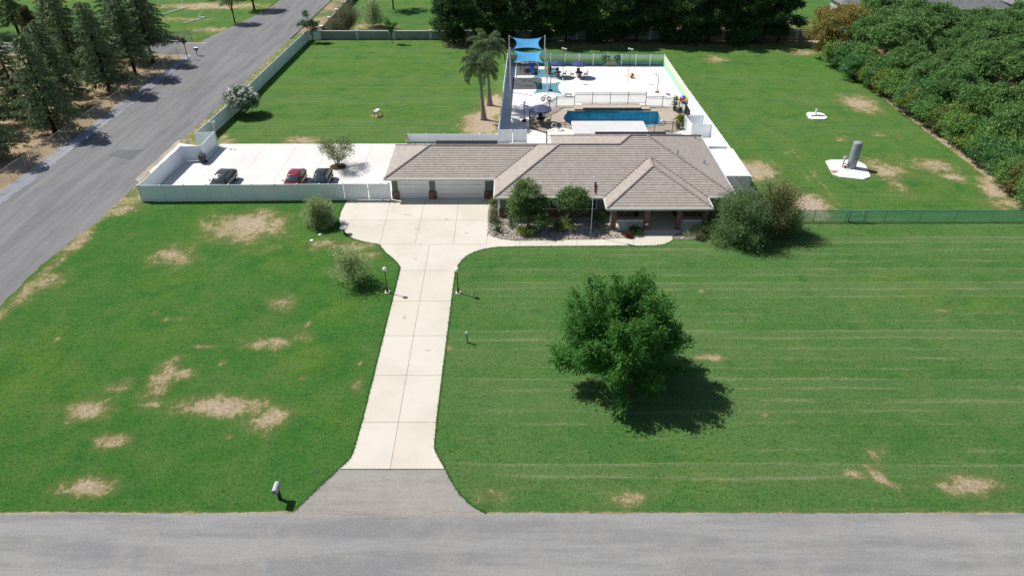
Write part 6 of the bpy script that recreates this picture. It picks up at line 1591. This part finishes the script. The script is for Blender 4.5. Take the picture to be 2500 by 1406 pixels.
blob_tree('roadside_tree', (-53.9, 151.7, 0), 'large dark tree on the grass across the road cut by the top edge', 'tree', 'trees across the road', [(0, 0, 5.4, 3.4, 3.0, 2.2), (1.8, 0, 4.4, 2.0, 2.0, 1.4), (-2, 0, 4.6, 2.0, 2.0, 1.3)], (2.6, .22, (0, 0)), G_DARK, DBARK, 142, 230, 28, .6, .34, .16, .4, 10)
blob_tree('roadside_tree', (-66, 164, 0), 'dark broad tree at the far top of the school lawn', 'tree', 'trees across the road', [(0, 0, 4.5, 5, 3.4, 2.4)], (2.6, .25, (0, 0)), G_DARK, DBARK, 143, 170, 28, .7, .4, .18, .4, 8)

# ------------------------------------------------------------------ conifers left of the road
con = {}
def put_con(k, H, x, y, lb, rz):
    pr = {0: (12.0, 4.3, .13, 1.0), 1: (11.0, 3.7, .10, .95), 2: (10.0, 3.1, .24, .85)}[k]
    if k not in con:
        con[k] = conifer('conifer', (x, y, 0), lb, 'cedars left of the road', pr[0], pr[1], G_CON, 200 + k, pr[2], pr[3], .9)
        con[k].scale = (H / pr[0],) * 3; con[k].rotation_euler = (0, 0, rz)
    else:
        dup(con[k], (x, y, 0), rz, lb, H / pr[0])
CL = [(0, 12.2, -58.2, 83.6, 'nearest large cedar with its trunk showing behind the chain link fence'), (1, 10.5, -60.4, 75.2, 'cedar at the left picture edge nearest the camera'), (0, 11.6, -61.5, 92.6, 'broad cedar behind the nearest large cedar'), (1, 12.4, -58.9, 99.6, 'spire topped cedar beside the fence midway along'), (0, 11.0, -62.8, 106.5, 'spire topped cedar one behind the midway one'),
      (2, 11.2, -58.4, 106.9, 'cedar near the road sign with drooping shoulders'), (2, 11.6, -58.9, 114.2, 'dark cedar with a bare lower trunk by the road sign'), (0, 12.0, -62.5, 114.9, 'tall dark cedar at the end of the fence by the lane'), (1, 10.2, -67.2, 84.2, 'cedar in the second row left of the nearest large one'), (2, 9.6, -66.8, 99, 'slim cedar in the second row'),
      (1, 9.8, -71.5, 92, 'left edge cedar in the second row'), (2, 11, -80.9, 128.5, 'slim cedar beyond the lane with a long bare trunk'), (2, 11.2, -89.6, 129.4, 'cedar beyond the lane at the left picture edge'), (1, 11.4, -71.5, 128.9, 'cedar beyond the lane with a tall spire'), (0, 10.8, -66.2, 129.8, 'broad cedar beyond the lane near the dark fence'), (0, 11.2, -66.4, 77.6, 'cedar between the two left edge cedars of the front row'), (1, 10.8, -64.6, 88.3, 'cedar tucked behind the nearest large cedar and the broad one'), (1, 11.5, -67.8, 107.8, 'cedar in the second row level with the road sign'), (0, 11.0, -72.8, 113, 'broad cedar in the third row at the lane'), (2, 10.5, -97, 131, 'cedar beyond the lane outermost on the left')]
for i, (k, H, x, y, lb) in enumerate(CL): put_con(k, H, x, y, lb, i * 1.37)
conifer('cypress', (-84.2, 124.9, 0), 'brownish bushy cypress at the lane edge', None, 6.5, 2.0, G_CYP, 230, .02, 1.2, .25)
scr = [(-101, 127.2), (-93, 127.2), (-86, 127.3), (-77, 127.2), (-69, 127.2)]
for i, (x, y) in enumerate(scr):
    pass

# ------------------------------------------------------------------ dark evergreen row along the back wall
bk_ = []
def dark_tree(loc, seed, lb, H, r):
    random.seed(seed)
    L_ = []
    for k in range(11):
        z = H * (.10 + .86 * k / 10) + random.uniform(-.2, .5); rr_ = r * (1.0 - .45 * (k / 10) ** 2) * random.uniform(.75, 1.05) * (.75 if k == 0 else 1)
        L_.append((random.uniform(-.5, .5) * r, random.uniform(-.45, .45) * r, z, rr_ * .75, rr_ * .75, H * .12))
    return blob_tree('evergreen_tree', loc, lb, 'tree', 'dark evergreens along the back wall', L_, (H * .72, .2, (.2, 0)), G_DARK, DBARK, seed, 520, 34, .62, .36, .18, .35, 14)
protos = [dark_tree((-10.2, 125.6, 0), 301, 'leftmost dark evergreen with branches reaching the lawn at the block wall', 11.0, 3.7), dark_tree((-4.9, 126.2, 0), 302, 'dark evergreen behind the two queen palms', 12, 3.6), dark_tree((.3, 126.4, 0), 303, 'dark evergreen behind the rear shade sail', 11.2, 3.5)]
names = ['behind the court left half', 'behind the navy umbrellas', 'behind the middle of the court', 'behind the painted tree pair', 'behind the right court light', 'behind the right court corner', 'just right of the court corner', 'behind the back lawn bare patch', 'at the right part of the back wall', 'beside the low round bush at the wall', 'last before the rust coloured tree']
X_ = 5.3
for i, nm in enumerate(names):
    dup(protos[i % 3], (X_ + random.uniform(-.4, .4), 126.3 + random.uniform(-.6, .4), 0), i * 1.9, 'tall dark evergreen ' + nm, random.uniform(.92, 1.1)); X_ += 4.25
for i in range(13):
    dup(protos[(i + 1) % 3], (-12 + i * 5.2 + random.uniform(-.8, .8), 133.5 + random.uniform(-1.2, 1.6), 0), i * 2.3, 'tall dark evergreen in the row behind the block wall', random.uniform(.85, 1.05), group='dark evergreens behind the block wall')
blob_tree('round_bush', (42.3, 125.6, 0), 'low round dark green bush against the right end of the block wall', 'bush', None, [(0, 0, 1.5, 1.9, 1.4, 1.5)], (.6, .06, (0, 0)), G_HEDGE[2], BARK, 320, 120, 28, .45, .24, .12, .5, 4)

# ------------------------------------------------------------------ right side: rust tree, orchard, hedge
blob_tree('rust_tree', (53.2, 117.5, 0), 'broad olive and rust coloured tree at the back right corner of the lawn', 'tree', None, [(0, 0, 5.6, 4.2, 3.6, 2.6), (-2.2, -.6, 3.6, 2.8, 2.4, 1.9), (2.4, .5, 5.8, 3.2, 2.8, 2.3), (.3, -2.2, 3.0, 2.9, 2.0, 1.8), (-1.0, -1.8, 1.8, 2.4, 1.8, 1.5), (1.8, -2.4, 2.0, 2.4, 1.8, 1.6)], (3.2, .2, (0, 0)), G_OLIVE, DBARK, 330, 760, 36, .55, .32, .15, .45, 10)
def orch(seed, x, y, lb):
    random.seed(seed)
    L_ = [(1.9 * math.cos(q * .898 + seed) * random.uniform(.7, 1.15), 1.9 * math.sin(q * .898 + seed) * random.uniform(.7, 1.15), random.uniform(3.0, 5.2), random.uniform(1.05, 1.6), random.uniform(1.05, 1.6), random.uniform(.9, 1.35)) for q in range(7)] + [(random.uniform(-.5, .5), random.uniform(-.5, .5), 5.5, 1.6, 1.6, 1.25), (random.uniform(-1.2, 1.2), random.uniform(-1.2, 1.2), 6.2, .9, .9, .8), (0, 0, 3.6, 2.2, 2.2, 1.3)]
    return blob_tree('orchard_tree', (x, y, 0), lb, 'tree', 'walnut trees of the orchard', L_, (2.6, .18, (0, 0)), G_ORCH, DBARK, seed, 430, 32, .46, .34, .15, .6, 12)
OL = 'dark green walnut tree of the dense orchard behind the right hedge'
op = [orch(400 + i, 57.2 + i * 0, 62 + i * 6.3, OL) for i in range(4)]
random.seed(9); kk = 0
for r_ in range(6):
    for c_ in range(13):
        x, y = 57.2 + r_ * 6.1 + random.uniform(-.7, .7), 55.5 + c_ * 6.3 + random.uniform(-.7, .7)
        if r_ == 0 and 1 <= c_ <= 4: continue
        if x > (y * .8263 + 18.6) * .744 + 5 or (x < 60 and y > 113) or y > 128: continue
        if r_ in (1,) and c_ == 5: continue
        dup(op[kk % 4], (x, y, 0), kk * 1.7, OL, random.uniform(.88, 1.12) * (1.22 if (y > 106 and x < 70) else 1.0)); kk += 1
hp = []
def hedge(seed, lm, lb, x, y):
    random.seed(seed)
    L_ = [(random.uniform(-.6, .6), random.uniform(-.7, .7), random.uniform(.9, 2.2), random.uniform(.9, 1.4), random.uniform(.9, 1.4), random.uniform(.8, 1.2)) for _ in range(5)]
    return blob_tree('hedge_shrub', (x, y, 0), lb, 'shrub', 'shrubs of the mixed hedge along the right lawn edge', L_, (.8, .06, (0, 0)), lm, BARK, seed, 190, 30, .38, .22, .11, .5, 6)
random.seed(77)
HL = [(61.0, 2), (63.2, 0), (65.2, 3), (67.0, 0), (69.2, 2), (71.2, 2), (73.0, 2), (75.2, 0), (77.2, 1), (79.0, 0), (81.0, 0), (83.2, 3), (85.4, 0), (87.5, 2), (89.6, 1), (91.6, 2), (93.6, 0), (95.8, 0), (98, 1), (100.2, 2), (102.4, 1), (104.8, 2), (107.2, 2), (109.6, 2), (112.2, 0)]
kind = ['fresh green', 'yellow green', 'deep green', 'bronze tinted']
first = {}
EX = ([58, 60.2, 63.7, 71, 77.5, 87, 96.5, 106, 114.7], [51.0, 51.0, 51.6, 52.8, 53.0, 52.7, 52.4, 51.1, 49.9])
for i, (y, k) in enumerate(HL):
    x = float(np.interp(y, *EX)) + 1.25 + random.uniform(-.25, .35); s = random.uniform(1.02, 1.35)
    where = 'nearest the green mesh fence' if i == 0 else ('at the far end by the rust coloured tree' if i == len(HL) - 1 else f'of the mixed hedge, {["second","third","fourth","fifth","sixth","seventh","eighth","ninth","tenth","eleventh","twelfth","thirteenth","fourteenth","fifteenth","sixteenth","seventeenth","eighteenth","nineteenth","twentieth","twenty-first","twenty-second","twenty-third","twenty-fourth"][i-1]} back from the mesh fence')
    lb = f'{kind[k]} shrub {where}'
    if k not in first: first[k] = hedge(500 + k, G_HEDGE[k], lb, x, y); first[k].scale = (s, s, s)
    else: dup(first[k], (x, y, 0), i * 1.3, lb, s)
    hp.append(1)
for i in range(16):     # second rank of taller shrubs between hedge and orchard
    k = [1, 2, 0, 0, 2, 1, 0, 2][i % 8]; y = 66 + i * 2.9
    dup(first[k], (float(np.interp(y, *EX)) + 3.3 + random.uniform(-.4, .4), y + random.uniform(-.7, .7), 0), i * 2.1, f'tall {kind[k]} shrub in the rear rank of the mixed hedge', random.uniform(1.3, 1.6), group='rear rank of the mixed hedge: ' + kind[k])

# ------------------------------------------------------------------ houses beyond
GR = MAT('grey_shingle', (.20, .205, .215), .9, .15, var=.2, scale=1.0)
WALLP = MAT('pale_wall', (.42, .42, .42), .8, .2)
def far_house(lb, x0, x1, y0, y1, ze, rise, ov=.6):
    t = thing('neighbour_house', ((x0 + x1) / 2, (y0 + y1) / 2, 0), lb, 'house', 'houses beyond the orchard')
    m = MB(); m.span((x0, y0, 0), (x1, y1, ze)); m.build('wall', WALLP, t)
    d = (y1 - y0) / 2 + ov; m = MB(); yc = (y0 + y1) / 2
    a = [(x0 - ov, y0 - ov, ze), (x1 + ov, y0 - ov, ze), (x1 + ov, y1 + ov, ze), (x0 - ov, y1 + ov, ze), (x0 - ov + d, yc, ze + rise), (x1 + ov - d, yc, ze + rise)]
    m.add(a, [(0, 1, 5, 4), (1, 2, 5), (2, 3, 4, 5), (3, 0, 4), (3, 2, 1, 0)]); m.build('roof', GR, t)
    m = MB(); m.span((x0 - ov - .05, y0 - ov - .06, ze - .18), (x1 + ov + .05, y0 - ov - .003, ze + .02)); m.build('gutter', WHITEP, t)
    for k in range(4):
        x = x0 + (x1 - x0) * (k + .5) / 4; w = MB(); w.span((x - .8, y0 - .04, 1.0), (x + .8, y0 - .003, 2.1)); w.build('window', GLASSD, t)
    return t
far_house('large grey roofed house beyond the orchard at the top right', 77, 95.5, 139.6, 151, 2.9, 3.6)
far_house('small grey roofed building at the top between the rust tree and house', 65.5, 72.5, 144.5, 150, 2.7, 1.8)
far_house('dark grey building at the top right picture corner', 98.2, 112, 140, 152, 3.0, 3.4)
